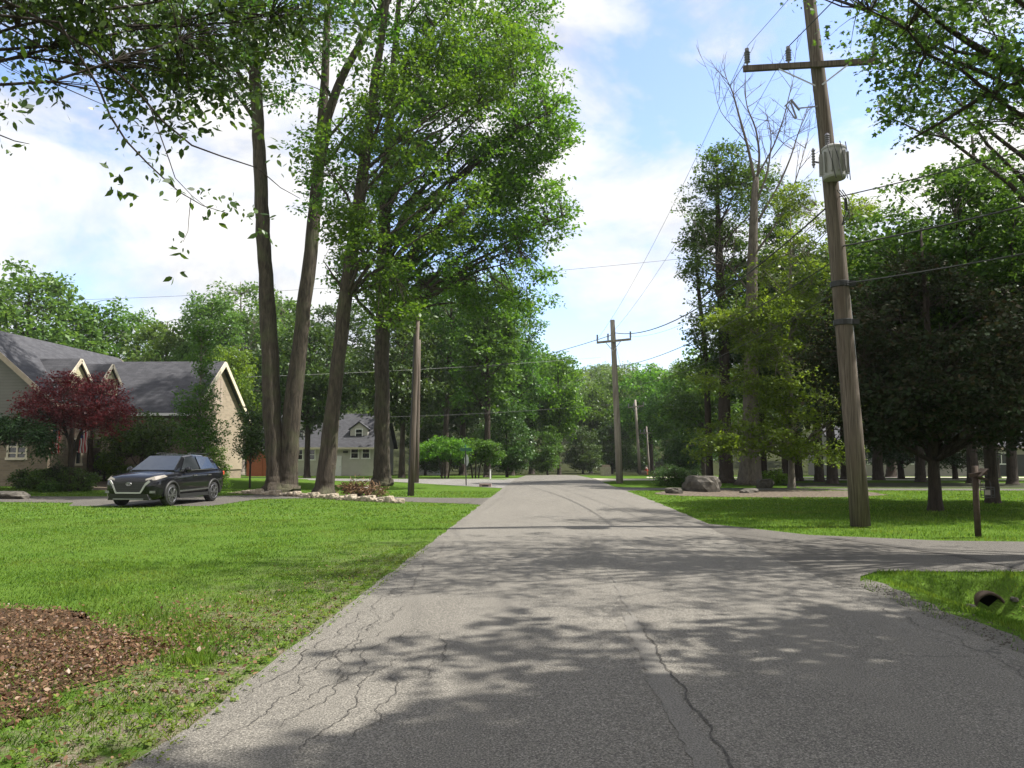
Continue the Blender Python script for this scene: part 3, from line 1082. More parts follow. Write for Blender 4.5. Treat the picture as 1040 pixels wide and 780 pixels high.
# another crown over the right verge, outside the frame: it shades the near road
BO = (12.5, 6.0)
BB = BO
make_tree('maple_tree', BO, 'maple beside the near right verge, shading the road from outside the picture', 'tree', None, MT['bark_dark'], MT['leaf_maple'],
          seed=23, trunks=[flare([(0, 0, -.1), (0, 0, 4), (-.2, 0, 8), (-.2, 0, 14)], [.4, .33, .26, .06])],
          env=[((-2.5, -.5, 10), (4.5, 3.6, 4)), ((-2.6, -2.5, 11.5), (4.0, 3.4, 3)), ((1, 0, 11), (4, 4, 4)), ((-5.0, -.5, 8.6), (2.2, 2.6, 1.2))], n_anchor=900, per=40, spray=.75, leaf=.22, zmin=4, limbs=22, carve=.43, shape='diamond', wfrac=.8)

# ---- dark purple-leaved maple on the right lawn
BD = at(950, 517, 24.0); BD = (BD.x, 24.0)
BB = BD
make_tree('purple_maple', BD, 'dark purple-leaved maple on the right lawn behind the leaning pole', 'tree', None, MT['bark_dark'], MT['leaf_deep'],
          seed=31, trunks=[flare([(0, 0, -.1), (0, 0, 1.6), (.05, 0, 4), (0, .1, 8.5)], [.17, .145, .11, .03])],
          env=[((.2, 0, 4.2), (3.9, 3.6, 2.3)), ((-.6, .3, 5.6), (2.6, 2.6, 1.9)), ((1.8, -.4, 3.2), (3.0, 2.6, 1.3)), ((-1.6, -.3, 3.0), (2.4, 2.4, 1.2)), ((3.0, .4, 5.0), (2.4, 2.6, 1.9))],
          n_anchor=1250, per=56, spray=.48, leaf=.12, zmin=1.5, limbs=34, carve=.38, wfrac=.8, twig_r=.012)
BG = (15.2, 28.0)
BB = BG
make_tree('deciduous_tree', BG, 'green tree rising above and behind the dark purple maple', 'tree', None, MT['bark_dark'], MT['leaf_maple'],
          seed=33, trunks=[flare([(0, 0, -.1), (0, 0, 3), (.1, 0, 7), (0, .1, 13)], [.2, .18, .15, .04])],
          env=[((-1.5, -.8, 8.4), (3.9, 3.6, 3.0)), ((1.5, -.3, 9.4), (4.4, 4, 2.8)), ((3.6, -1, 7.0), (3.6, 3.4, 3.0)), ((-2.8, -.6, 6.6), (2.4, 2.4, 1.9)), ((-.5, -1.5, 6.2), (3.4, 2.6, 1.8))],
          n_anchor=1250, per=56, spray=.65, leaf=.17, zmin=3, limbs=34, carve=.32, wfrac=.7)
BK = (14.6, 22.0)
BB = BK
make_tree('maple_tree', BK, 'maple just outside the right edge whose upper crown overlaps the transformer pole top', 'tree', None, MT['bark_dark'], MT['leaf_maple'],
          seed=35, trunks=[flare([(0, 0, -.1), (-.1, 0, 4), (-.3, .1, 8), (-.6, .1, 14)], [.34, .28, .2, .05])],
          env=[((-2.6, 0, 12.6), (3.2, 3.4, 2.0)), ((.4, 0, 13.0), (3.4, 3.4, 2.4)), ((2.5, 0, 10.5), (3, 3, 2.6))],
          n_anchor=260, per=40, spray=.55, leaf=.14, zmin=5, limbs=22, carve=.42, wfrac=.8)

# ---- yellow-green tree in front of the dead trunk
BY = at(806, 490, 40.5); BY = (BY.x, 40.8)
BB = BY
make_tree('young_beech', BY, 'yellow-green layered tree standing left of the leaning transformer pole', 'tree', None, MT['bark_grey'], MT['leaf_yellow'],
          seed=41, trunks=[flare([(0, 0, -.1), (0, 0, 2), (.1, 0, 6), (.3, .1, 11), (.4, .1, 14)], [.17, .15, .12, .08, .02])],
          env=[e(765, 440, 39, 2.8, 2.2, 1.0), e(820, 405, 39, 2.8, 2.6, 1.5), e(800, 335, 40, 2.8, 2.6, 2.0), e(840, 290, 40, 2.0, 2.2, 2.2), e(790, 260, 40.5, 1.6, 1.6, 1.6), e(727, 452, 38.5, 1.6, 1.5, .55),
               e(855, 230, 41, 1.8, 2, 1.8), e(835, 455, 39, 2, 2, .7), e(740, 385, 39.5, 1.7, 1.6, .7), e(745, 325, 40, 1.3, 1.4, .6), e(775, 222, 41, 1.0, 1.2, .6), e(812, 200, 43, 1.4, 1.5, 1.5), e(868, 215, 42, 1.0, 1.2, 1.0)],
          n_anchor=1080, per=48, spray=.62, leaf=.16, zmin=1.5, limbs=40, carve=.46, flat=.14, wfrac=.55)

# ---- bare dead tree
BX = at(762, 492, 45.0); BX = (BX.x, 45.0)
BB = BX


def bare_tree():
    root = empty('dead_tree', (BX[0], BX[1], hz(*BX) - .03))
    tag(root, 'bare dead tree with a thick pale trunk and leafless forking top', 'tree')
    mb = MB()
    rng = np.random.default_rng(5)
    main = trunk_path(BX, [(761, 493), (762, 440), (763, 360), (764, 280), (766, 200), (768, 180)], [45] * 6, [.60, .48, .37, .29, .20, .16])
    p, r = flare(*main)
    mb.tube(p, r, 14, wob=.18, seed=3)

    def br(pix, r0, r1, lvl=0, Y=45.0):
        P = np.array([rel(u, v, Y + .15 * i * (1 if lvl % 2 else -1), BX) for i, (u, v) in enumerate(pix)])
        s = np.linspace(0, 1, len(P))
        s2 = np.linspace(0, 1, len(P) * 3)
        Q = np.stack([np.interp(s2, s, P[:, k]) for k in range(3)], 1)
        Q[1:-1] = (Q[:-2] + 2 * Q[1:-1] + Q[2:]) / 4
        mb.tube(Q, np.linspace(r0, r1, len(Q)).tolist(), 6)
        return Q

    mains = [([(767, 185), (760, 150), (750, 115), (744, 92), (738, 80)], .16, .025),
             ([(767, 190), (772, 160), (768, 130), (757, 105), (757, 70)], .14, .02),
             ([(766, 210), (780, 175), (784, 140), (779, 115)], .12, .02),
             ([(766, 230), (790, 190), (803, 160), (812, 130), (822, 110)], .13, .02),
             ([(765, 260), (790, 225), (806, 190), (818, 150)], .13, .02),
             ([(768, 180), (785, 150), (796, 120), (803, 90), (806, 78)], .10, .018),
             ([(763, 150), (748, 132), (730, 112), (722, 70)], .05, .012),
             ([(784, 160), (798, 142), (818, 132), (838, 126)], .05, .012),
             ([(764, 300), (742, 270), (727, 262), (715, 240)], .09, .014),
             ([(764, 330), (788, 300), (806, 282), (826, 250)], .09, .014),
             ([(763, 360), (745, 340), (732, 335)], .06, .012)]
    for i, (px, a, b) in enumerate(mains):
        a *= .62
        Q = br(px, a, b * .7, i)
        for k in range(9):
            j = int(len(Q) * (.25 + .72 * rng.random()))
            j = min(j, len(Q) - 1)
            d = rng.normal(size=3) * np.array([.7, .5, .4]) + np.array([0, 0, .8])
            d /= np.linalg.norm(d)
            ln = .7 + 1.5 * rng.random()
            q = bez(Q[j], Q[j] + d * ln * .5 + rng.normal(size=3) * .1, Q[j] + d * ln + np.array([0, 0, .15 * ln]), 6)
            mb.tube(q, np.linspace(a * .28, .009, 6).tolist(), 4, cap=False)
            for kk in range(3):
                d2 = d + rng.normal(size=3) * .5
                d2 /= np.linalg.norm(d2)
                s = q[2 + kk]
                mb.tube([s, s + d2 * .35, s + d2 * .75 + np.array([0, 0, .08])], [.014, .010, .006], 3, cap=False)
    mb.build('trunk', MT['dead_wood'], root, smooth=True, recalc=False)


bare_tree()

# ---- tall green tree with two dark trunks left of the dead one
BT = at(737, 489, 48.0); BT = (BT.x, 48.0)
BB = BT
ta = flare(*trunk_path(BT, [(738, 490), (736, 420), (735, 330), (730, 260), (728, 170)], [48] * 5, [.42, .34, .30, .22, .06]))
tb = trunk_path(BT, [(721, 488), (719, 420), (716, 350), (710, 300), (705, 240)], [49] * 5, [.22, .19, .16, .12, .05])
make_tree('deciduous_tree', BT, 'tall dark green tree on two dark trunks left of the dead tree', 'tree', None, MT['bark_dark'], MT['leaf_mid'],
          seed=47, trunks=[ta, tb],
          env=[e(738, 205, 48, 2.6, 2.8, 2.6), e(728, 255, 48, 2.4, 2.8, 2.4), e(735, 170, 48, 1.6, 2, 1.4), e(716, 330, 48, 1.5, 1.8, 1.6, 6), e(745, 320, 48.5, 1.6, 2.4, 1.8), e(712, 380, 48, 1.3, 1.6, 1.2, 3), e(705, 240, 48, 1.0, 1.4, .8, 1.5), e(780, 210, 50, 2.0, 2, 2.6)],
          n_anchor=640, per=46, spray=.7, leaf=.18, zmin=5, limbs=34, carve=.44)

# ------------------------------------------------------------------ background tree prototypes
def proto(name, bark, leafm, **kw):
    wood, lv, npv = tree_meshes(**kw)
    root = empty(name, (0, 0, -500))
    wood.build('trunk', bark, root, smooth=True, recalc=False)
    np_mesh('crown', lv, npv, leafm, root)
    return root


def ptr(h, r, lean=.0):
    return flare([(0, 0, -.1), (.05, 0, h * .25), (lean * .5, .1, h * .55), (lean, .1, h * .95)], [r, r * .8, r * .55, r * .12])


PROTO = {}
PROTO['round'] = proto('deciduous_tree', MT['bark_dark'], MT['leaf_mid'], seed=61, trunks=[ptr(14, .28)],
                       env=[((0, 0, 9), (4.2, 4.2, 4.2)), ((1.5, -.5, 6.5), (3.5, 3.4, 2.6)), ((-1.6, .4, 7.2), (3.2, 3.2, 2.6)), ((.2, 0, 12), (2.4, 2.4, 2.0))],
                       n_anchor=420, per=40, spray=.95, leaf=.33, zmin=3, limbs=18, carve=.36, twig_r=.02)
PROTO['tall'] = proto('deciduous_tree', MT['bark_dark'], MT['leaf_mid'], seed=62, trunks=[ptr(20, .32, .6)],
                      env=[((.4, 0, 15), (3.4, 3.4, 4.2)), ((-1.4, .3, 11), (3.0, 3.0, 3.0)), ((1.8, -.3, 9.5), (2.8, 2.6, 2.4)), ((-.5, 0, 7), (2.4, 2.4, 1.6))],
                      n_anchor=420, per=38, spray=.95, leaf=.33, zmin=5, limbs=22, carve=.42, twig_r=.02)
PROTO['airy'] = proto('deciduous_tree', MT['bark_grey'], MT['leaf_far'], seed=63, trunks=[ptr(17, .26, -.5)],
                      env=[((0, 0, 12.5), (3.8, 3.8, 3.6)), ((2.4, 0, 9.5), (2.4, 2.4, 1.8)), ((-2.6, .3, 10.2), (2.2, 2.2, 1.6)), ((.4, -.2, 7.2), (2.4, 2.6, 1.2))],
                      n_anchor=300, per=36, spray=.9, leaf=.28, zmin=5, limbs=24, carve=.50, twig_r=.022)
PROTO['low'] = proto('deciduous_tree', MT['bark_dark'], MT['leaf_mid'], seed=64, trunks=[ptr(10, .2)],
                     env=[((0, 0, 4.8), (3.6, 3.6, 4.0)), ((.8, -.6, 2.6), (3.4, 3.2, 2.0)), ((-.8, .4, 7.6), (2.2, 2.2, 2.2))],
                     n_anchor=380, per=40, spray=.85, leaf=.30, zmin=.8, limbs=16, carve=.30, twig_r=.016)
PROTO['spruce'] = proto('evergreen_tree', MT['bark_dark'], MT['needle'], seed=65, trunks=[ptr(11, .18)],
                        env=[((0, 0, 2.2), (2.5, 2.5, 1.3)), ((0, 0, 4.2), (2.1, 2.1, 1.4)), ((0, 0, 6.4), (1.6, 1.6, 1.5)), ((0, 0, 8.4), (1.0, 1.0, 1.4), 4), ((0, 0, 10.2), (.5, .5, 1.2), 1.2)],
                        n_anchor=360, per=44, spray=.6, leaf=.24, zmin=.8, limbs=20, carve=.22, flat=.25, droop=.5, wfrac=.3)
_used = set()


def place(kind, x, y, s, label, group, rz=None, leafm=None, sz=None, name=None, zoff=0.0):
    p = PROTO[kind]
    if kind not in _used:
        _used.add(kind)
        o = p
    else:
        o = copy_tree(p)
    if name and o is not p:
        o.name = name
    o.location = (x, y, hz(x, y) - .05 + zoff)
    o.rotation_euler = (0, 0, rz if rz is not None else (x * 12.9898 + y * 78.233) % 6.28)
    o.scale = (s, s, sz or s)
    tag(o, label, 'tree', group)
    if leafm:
        for ch in o.children:
            if ch.name.startswith('crown'):
                ch.material_slots[0].link = 'OBJECT'
                ch.material_slots[0].material = MT[leafm]
    return o


def pu(kind, u, Y, top_v, label, group, base_h=None, **kw):
    """Place so that the crown tops out at photo row top_v."""
    H0 = {'round': 14.0, 'tall': 19.5, 'airy': 16.5, 'low': 9.8, 'spruce': 11.4}[kind]
    x = gx(u, Y)
    h = zz(top_v, Y, u) - hz(x, Y)
    return place(kind, x, Y, kw.pop('s', None) or h / H0, label, group, sz=h / H0, **kw)


G_H = 'trees behind the slate-roofed house'
pu('round', 20, 72, 262, 'large pale green tree behind the far left end of the slate roof', G_H, leafm='leaf_far')
pu('round', -45, 66, 275, 'broad tree at the left picture edge behind the slate roof', G_H, leafm='leaf_far')
pu('round', 88, 78, 298, 'round-topped tree behind the slate roof, above the two dormers', G_H, leafm='leaf_mid')
pu('airy', 132, 84, 312, 'thin airy tree behind the roof gap right of the dormers', G_H)
pu('round', 165, 76, 318, 'bushy tree behind the garage roof, left of the tall narrow one', G_H, leafm='leaf_far')
pu('tall', 205, 74, 292, 'tall broad tree behind the garage gable', G_H, leafm='leaf_far', s=.82)
pu('airy', 245, 88, 282, 'pale airy tree just left of the double trunk, far behind', G_H)
pu('round', 232, 66, 345, 'bright yellow-green tree behind the garage gable peak', G_H, leafm='leaf_yellow', s=.62)
G_B = 'dark trees around the grey house'
pu('tall', 262, 98, 318, 'dark tree behind the grey house, left of the double trunk', G_B, leafm='leaf_dark')
pu('round', 312, 64, 318, 'dark dense tree in front of the grey house with a thin dark trunk', G_B, leafm='leaf_dark', s=.9)
pu('tall', 345, 96, 300, 'dark tree rising behind the grey house roof', G_B, leafm='leaf_dark')
pu('round', 408, 62, 305, 'dark-trunked tree between the grey house and the white garage', G_B, leafm='leaf_dark', s=.85)
pu('tall', 285, 112, 296, 'tall tree far behind the grey house left end', G_B, leafm='leaf_mid')
pu('tall', 420, 96, 300, 'tall tree behind the white garage', G_B, leafm='leaf_dark')
pu('low', 262, 92, 400, 'low bushy tree left of the grey house', G_B, leafm='leaf_dark')
G_C = 'dense trees left of the road crest'
pu('tall', 452, 76, 270, 'tall green tree behind the left umbrella-shaped tree', G_C, leafm='leaf_mid')
pu('tall', 495, 66, 268, 'dark straight-trunked tree beside the side street corner', G_C, leafm='leaf_mid', s=.95)
pu('round', 470, 88, 300, 'dense tree filling behind the street sign', G_C, leafm='leaf_dark')
pu('low', 515, 68, 402, 'low rounded tree with forked dark trunk by the side street', G_C, leafm='leaf_dark', s=.62)
pu('tall', 520, 84, 300, 'tall dense tree behind the low rounded one at the crest', G_C, leafm='leaf_mid', s=.9)
pu('tall', 440, 104, 296, 'tall tree deep in the wood behind the white garage gable', G_C, leafm='leaf_dark')
pu('low', 470, 94, 395, 'dark bushy undergrowth tree behind the two umbrella-shaped trees', G_C, leafm='leaf_dark')
pu('low', 432, 84, 420, 'dark low tree behind the white garage right side', G_C, leafm='leaf_dark')
G_R = 'trees beyond the road crest'
pu('round', 568, 92, 352, 'bright round tree just left above the road crest', G_R, leafm='leaf_big', s=.82)
pu('low', 556, 88, 430, 'low bright shrub-like tree at the left of the road crest', G_R, leafm='leaf_mid', s=.5)
pu('round', 540, 106, 345, 'taller tree behind the bright round one left of the crest', G_R, leafm='leaf_mid')
pu('round', 600, 128, 385, 'dark tree directly beyond the end of the road', G_R, leafm='leaf_mid')
pu('low', 592, 112, 430, 'low dark tree closing the view at the end of the road', G_R, leafm='leaf_dark')
pu('round', 628, 134, 372, 'tree behind the middle utility pole', G_R, leafm='leaf_mid')
pu('low', 622, 118, 425, 'low dark tree behind the foot of the middle utility pole', G_R, leafm='leaf_dark')
pu('round', 662, 120, 366, 'round tree behind the two far utility poles', G_R, leafm='leaf_big')
pu('low', 648, 138, 420, 'low dark tree between the two far utility poles', G_R, leafm='leaf_dark')
pu('round', 690, 100, 372, 'round tree right of the far utility poles', G_R, leafm='leaf_mid', s=.9)
pu('low', 694, 98, 425, 'low dark tree behind the two round green shrubs', G_R, leafm='leaf_dark')
pu('low', 706, 90, 410, 'low dark tree behind the boulder', G_R, leafm='leaf_dark')
pu('round', 715, 84, 350, 'green tree behind the two dark trunks', G_R, leafm='leaf_mid')
G_W = 'dark trunks in the row behind the right lane'
row = [(775, 52, 250, 'tall', 'first dark trunk right of the thick dead trunk'), (798, 58, 240, 'tall', 'thin dark trunk behind the yellow-green tree'),
       (810, 52, 260, 'round', 'dark trunk just right behind the yellow-green tree'), (832, 50, 250, 'tall', 'dark trunk between the yellow-green tree and the leaning pole'),
       (845, 47, 240, 'round', 'dark trunk nearest the left side of the leaning pole'), (858, 56, 235, 'tall', 'tall tree whose trunk hides behind the leaning pole'),
       (892, 54, 245, 'round', 'first dark trunk right of the leaning pole'), (915, 60, 300, 'spruce', 'dark conical evergreen right of the leaning pole'),
       (935, 50, 225, 'tall', 'dark trunk left behind the purple maple'), (970, 56, 330, 'spruce', 'dark conical evergreen behind the purple maple right side'),
       (988, 48, 235, 'round', 'dark trunk behind the hanging sign post'), (1028, 46, 220, 'tall', 'thick dark trunk at the right picture edge'),
       (1052, 56, 240, 'round', 'tree beyond the right picture edge with crown reaching in'), (1010, 64, 250, 'round', 'dark tree far behind the hanging sign'), (905, 72, 250, 'round', 'dense dark tree in front of the grey-brown house left end')]
for u, Y, tv, k, lab in row:
    pu(k, u, Y, tv, lab, G_W, leafm=None if k == 'spruce' else 'leaf_dark', s=.9 if k == 'tall' else None)

# distant wooded hillside: one mass
def hillside():
    rng = np.random.default_rng(77)
    ps, ns, ts, ln = [], [], [], []
    for i in range(330):
        y = rng.uniform(150, 330)
        x = rng.uniform(-.62, .62) * y * (1.0)
        r = rng.uniform(3.8, 6.0)
        c = np.array([x, y, hz(x, y) + rng.uniform(12, 17)])
        n = 620
        d = unit(rng.normal(size=(n, 3)))
        d[:, 2] = np.abs(d[:, 2]) * 1.2 - .35
        wob = np.array([1 + .35 * mnoise.noise(Vector(q * 2.3) + Vector((i, 0, 0))) for q in d])
        ps.append(c + d * np.array([r, r, r * 1.15]) * wob[:, None] * (.75 + .3 * rng.random((n, 1))))
        ns.append(unit(d + np.array([0, 0, .6]) + rng.normal(size=(n, 3)) * .5))
        ts.append(rng.normal(size=(n, 3)))
        ln.append(rng.uniform(.5, 1.1, n))
    lv, k = leaf_verts(np.concatenate(ps), np.concatenate(ns), np.concatenate(ts), np.concatenate(ln), np.concatenate(ln) * .8)
    o = np_mesh('distant_woods', lv, k, MT['leaf_far'])
    tag(o, 'far wooded hillside closing the view above the road', 'woods', None, 'stuff')


hillside()

# ------------------------------------------------------------------ garden plants
def blob_plant(name, base, env, n, per, spray, leaf, leafm, label, cat, group=None, seed=1, stems=(), bark='bark_dark', carve=.2, flat=.5, wfrac=.55, zmin=.15, **kw):
    root = empty(name, (base[0], base[1], hz(base[0], base[1]) - .02))
    tag(root, label, cat, group)
    st = list(stems) or [([(0, 0, -.05), (0, 0, .2), (.02, 0, env[0][0][2])], [.05, .04, .015])]
    wood, lv, npv = tree_meshes(seed=seed, trunks=st, env=env, n_anchor=n, per=per, spray=spray, leaf=leaf, zmin=zmin, limbs=8, carve=carve, flat=flat, wfrac=wfrac, twig_r=.010, trunk_n=6, **kw)
    wood.build('stem' if cat != 'tree' else 'trunk', MT[bark], root, smooth=True, recalc=False)
    np_mesh('foliage' if cat != 'tree' else 'crown', lv, npv, MT[leafm], root)
    return root


# Japanese maple
b = (gx(72, 33), 33.0)
blob_plant('japanese_maple', b, [((0, 0, 3.75), (2.3, 1.9, 1.0)), ((-1.5, 0, 3.0), (1.1, 1.4, .6)), ((1.6, 0, 3.1), (1.0, 1.4, .75)), ((.2, 0, 4.5), (1.5, 1.3, .7))], 420, 44, .42, .11, 'leaf_red',
           'red-leaved Japanese maple in front of the house porch', 'tree', seed=81,
           stems=[([(0, 0, -.1), (.03, 0, 1.2), (-.15, 0, 2.4), (-.9, 0, 3.4)], [.10, .08, .06, .03]), ([(0, 0, -.1), (.03, 0, 1.2), (.2, .1, 2.5), (1.0, .1, 3.6)], [.10, .08, .06, .03])], flat=.3, carve=.3, zmin=2.3)
b = (gx(10, 31), 31.0)
blob_plant('weeping_evergreen', b, [((-1.1, 0, 2.75), (2.0, 1.3, .45)), ((.4, 0, 2.6), (1.15, 1.1, .38)), ((1.3, 0, 2.2), (.35, .6, .5), .35)], 250, 44, .42, .16, 'needle',
           'dark weeping evergreen spreading over the lit window at the left edge', 'tree', seed=82, flat=.35, wfrac=.3, droop=.9, zmin=1.0,
           stems=[([(-1.5, .3, -.1), (-1.4, .2, 1.2), (-.9, 0, 2.6)], [.10, .08, .04])])
b = (gx(142, 38), 38.0)
blob_plant('ornamental_tree', b, [((0, 0, 2.5), (1.9, 1.6, .95)), ((.6, 0, 2.0), (1.5, 1.4, .6)), ((-.7, 0, 1.9), (1.2, 1.2, .6))], 240, 40, .45, .14, 'leaf_shrub',
           'small round green tree in front of the garage wall', 'tree', seed=83, zmin=.6, stems=[([(0, 0, -.1), (.05, 0, 1.0), (0, 0, 2.6)], [.09, .07, .03])])
b = (gx(200, 37.5), 37.5)
blob_plant('slender_tree', b, [((0, 0, 6.0), (.75, .75, 1.7)), ((-.1, 0, 4.0), (1.0, 1.0, 1.2)), ((.1, 0, 2.4), (1.15, 1.1, 1.0)), ((0, 0, 7.3), (.4, .4, .7), .4)], 300, 34, .38, .13, 'leaf_mid',
           'tall slender light green tree in front of the garage gable', 'tree', seed=84, zmin=.8, carve=.38, bark='bark_grey',
           stems=[([(0, 0, -.1), (.05, 0, 2.5), (0, 0, 7.4)], [.09, .07, .02])])
b = (gx(254, 37), 37.0)
blob_plant('sapling', b, [((0, 0, 3.0), (.75, .7, 1.1)), ((-.3, 0, 2.0), (.6, .6, .6)), ((.35, 0, 2.0), (.6, .6, .6))], 150, 34, .35, .12, 'leaf_dark',
           'dark little sapling with a thin stem left of the double trunk', 'tree', seed=85, zmin=1.2, stems=[([(0, 0, -.1), (0, 0, 1.5), (0, 0, 3.8)], [.05, .04, .015])])
b = (gx(219, 33.5), 33.5)
blob_plant('conical_shrub', b, [((0, 0, .7), (.62, .6, .65)), ((0, 0, 1.45), (.42, .42, .6))], 150, 40, .2, .08, 'leaf_big', 'dense cone-shaped green shrub at the garage corner', 'shrub', seed=86, carve=0)
for i, (u, Y, r, h, m, lab) in enumerate([(30, 34.2, .75, .55, 'leaf_dark', 'dark low shrub under the lit window'), (45, 33.4, .7, .62, 'leaf_shrub', 'low shrub left of the first flag'),
                                          (62, 33.8, .8, .75, 'needle', 'dark spiky shrub between the two flags'), (80, 33.2, .75, .65, 'leaf_shrub', 'brighter low shrub under the second flag'),
                                          (106, 38.6, .8, 1.0, 'leaf_yellow', 'low light green shrub left of the parked car'), (124, 38.6, .9, 1.15, 'leaf_yellow', 'low light green shrub just behind the car bonnet'),
                                          (52, 32.6, .4, .3, 'leaf_shrub', 'small olive tuft in front of the flags')]):
    blob_plant('low_shrub', (gx(u, Y), Y), [((0, 0, h * .75), (r, r * .9, h * .75))], 90, 42, .2, .09, m, lab, 'shrub', 'shrubs along the house front', seed=90 + i, carve=.1)
for i, (u, Y, r, lab) in enumerate([(679, 43, .75, 'larger dark green round shrub left of the boulder'), (695, 42.2, .68, 'smaller round shrub touching the boulder')]):
    blob_plant('round_shrub', (gx(u, Y), Y), [((0, 0, r * .75), (r * 1.35, r, r * .85))], 130, 44, .2, .08, 'leaf_dark', lab, 'shrub', 'round shrubs by the boulder', seed=100 + i, carve=.1)
for i, (u, Y, s, lab) in enumerate([(452, 58, 1.0, 'umbrella-shaped pruned tree nearer the white garage'), (483, 61, .95, 'umbrella-shaped pruned tree right behind the street sign')]):
    b = (gx(u, Y), Y)
    st = [([(dx * .3, 0, -.1), (dx * .5, .05 * dx, 1.0), (dx * .9, 0, 1.9)], [.07, .05, .03]) for dx in (-.7, 0, .7)]
    blob_plant('pruned_tree', b, [((0, 0, 2.2 * s), (2.1 * s, 1.9, .8)), ((.9, 0, 1.8 * s), (1.3, 1.3, .5)), ((-.9, 0, 1.8 * s), (1.3, 1.3, .5))], 230, 40, .4, .17, 'leaf_big' if i == 0 else 'leaf_mid', lab, 'tree', 'pruned trees by the side street', seed=105 + i, stems=st, zmin=1.0)
blob_plant('dry_grass_clump', (gx(365, 31.0), 31.0), [((0, 0, .35), (.75, .5, .4)), ((.6, 0, .25), (.6, .4, .25))], 60, 26, .22, .2, 'litter', 'straggly brown-green plant clump among the edging stones', 'plant', seed=110, wfrac=.15, upn=.1)
blob_plant('undergrowth', (gx(785, 46), 46), [((0, 0, .4), (.9, .8, .45))], 60, 36, .25, .12, 'leaf_yellow', 'small bright shrub right of the thick dead trunk', 'shrub', seed=111)


# ------------------------------------------------------------------ rocks
def rock(name, c, s, mat, seed, label, cat, group=None, sink=.3):
    import bmesh
    bm = bmesh.new()
    bmesh.ops.create_icosphere(bm, subdivisions=3, radius=1)
    for v in bm.verts:
        d = v.co.copy()
        k = 1 + .35 * mnoise.noise(d * 1.3 + Vector((seed, 0, 0))) + .14 * mnoise.noise(d * 3.3 + Vector((seed, 5, 0)))
        q = d * k
        q.x = max(-.85, min(.85, q.x)); q.z = max(-.8, min(.72, q.z))
        v.co = Vector((q.x * s[0], q.y * s[1], q.z * s[2]))
    me = bpy.data.meshes.new(name)
    bm.to_mesh(me); bm.free()
    me.materials.append(mat)
    o = bpy.data.objects.new(name, me)
    COL.objects.link(o)
    o.location = (c[0], c[1], hz(c[0], c[1]) + s[2] * (.8 - sink))
    o.rotation_euler = (0, 0, seed * 1.7)
    tag(o, label, cat, group)
    return o


rock('boulder', (gx(713, 36.8), 36.8), (1.25, .6, .55), MT['rock'], 3, 'big grey boulder on the right mulch bed left of the dead trunk', 'boulder', sink=.25)
rock('stone', (gx(684, 34.5), 34.5), (.42, .3, .2), MT['rock'], 5, 'flat dark stone at the left tip of the right mulch bed', 'stone')
rock('stone', (gx(12, 28.8), 28.8), (.95, .4, .22), MT['rock'], 9, 'low dark stone block beside the driveway at the left edge', 'stone')
rock('stone', (gx(777, 41), 41), (.5, .4, .35), MT['rock'], 6, 'grey stone at the foot of the dead trunk, right side', 'stone')
rock('stone', (gx(760, 35.5), 35.5), (.9, .3, .14), MT['rock'], 8, 'long flat dark stone in the middle of the right mulch bed', 'stone')
for i in range(34):
    t = i / 33
    u = 250 + 156 * t
    Y = float(np.interp(u, [250, 302, 356, 406], [33.4, 31.0, 28.7, 27.2])) + .10 * math.sin(i * 2.3)
    rock('edging_stone', (gx(u, Y), Y), (.15 + .05 * ((i * 7) % 4), .16, .10 + .03 * ((i * 5) % 4)), MT['rock_pale'], 20 + i, 'pale stone in the low edging row along the tall trees', 'stone', 'edging stones below the tall trees', .35)


# ------------------------------------------------------------------ UV helper (metres, per face plane)
def uv_planar(o):
    me = o.data
    uv = me.uv_layers.new(name='UVMap')
    for p in me.polygons:
        n = p.normal
        if abs(n.z) > .99:
            ax, ay = Vector((1, 0, 0)), Vector((0, 1, 0))
        else:
            ax = Vector((0, 0, 1)).cross(n).normalized()
            ay = n.cross(ax).normalized()
        for li in p.loop_indices:
            co = me.vertices[me.loops[li].vertex_index].co
            uv.data[li].uv = (co.dot(ax), co.dot(ay))
    return o


def window(parent, c, w, h, face, frame='white', mull=1, rows=2, t=.09, shutters=None):
    """face: 'X+','Y-' direction the window looks to. c: centre on the wall plane."""
    def bx(mb, a0, a1, z0, z1, d0, d1):
        # a: along wall, d: outwards
        if face == 'X+':
            mb.box((c[0] + (d0 + d1) / 2, c[1] + (a0 + a1) / 2, c[2] + (z0 + z1) / 2), (d1 - d0, a1 - a0, z1 - z0))
        else:
            mb.box((c[0] + (a0 + a1) / 2, c[1] - (d0 + d1) / 2, c[2] + (z0 + z1) / 2), (a1 - a0, d1 - d0, z1 - z0))
    f = MB()
    bx(f, -w / 2, w / 2, h / 2 - t, h / 2, .003, .07)
    bx(f, -w / 2 - .04, w / 2 + .04, -h / 2 - .02, -h / 2 + t, .003, .09)
    bx(f, -w / 2, -w / 2 + t, -h / 2 + t, h / 2 - t, .003, .07)
    bx(f, w / 2 - t, w / 2, -h / 2 + t, h / 2 - t, .003, .07)
    for k in range(1, mull + 1):
        a = -w / 2 + w * k / (mull + 1)
        bx(f, a - .035, a + .035, -h / 2 + t, h / 2 - t, .004, .06)
    for k in range(1, rows):
        z = -h / 2 + h * k / rows
        segs = mull + 1
        for q in range(segs):
            a0 = -w / 2 + (t if q == 0 else w * q / segs + .035)
            a1 = w / 2 - t if q == segs - 1 else -w / 2 + w * (q + 1) / segs - .035
            a0 = -w / 2 + t if q == 0 else -w / 2 + w * q / segs + .035
            bx(f, a0, a1, z - .025, z + .025, .004, .055)
    fo = f.build('window', MT[frame], parent)
    g = MB()
    bx(g, -w / 2 + t * .5, w / 2 - t * .5, -h / 2 + t * .5, h / 2 - t * .5, .002, .02)
    g.build('pane', MT['glass'], fo)
    return fo


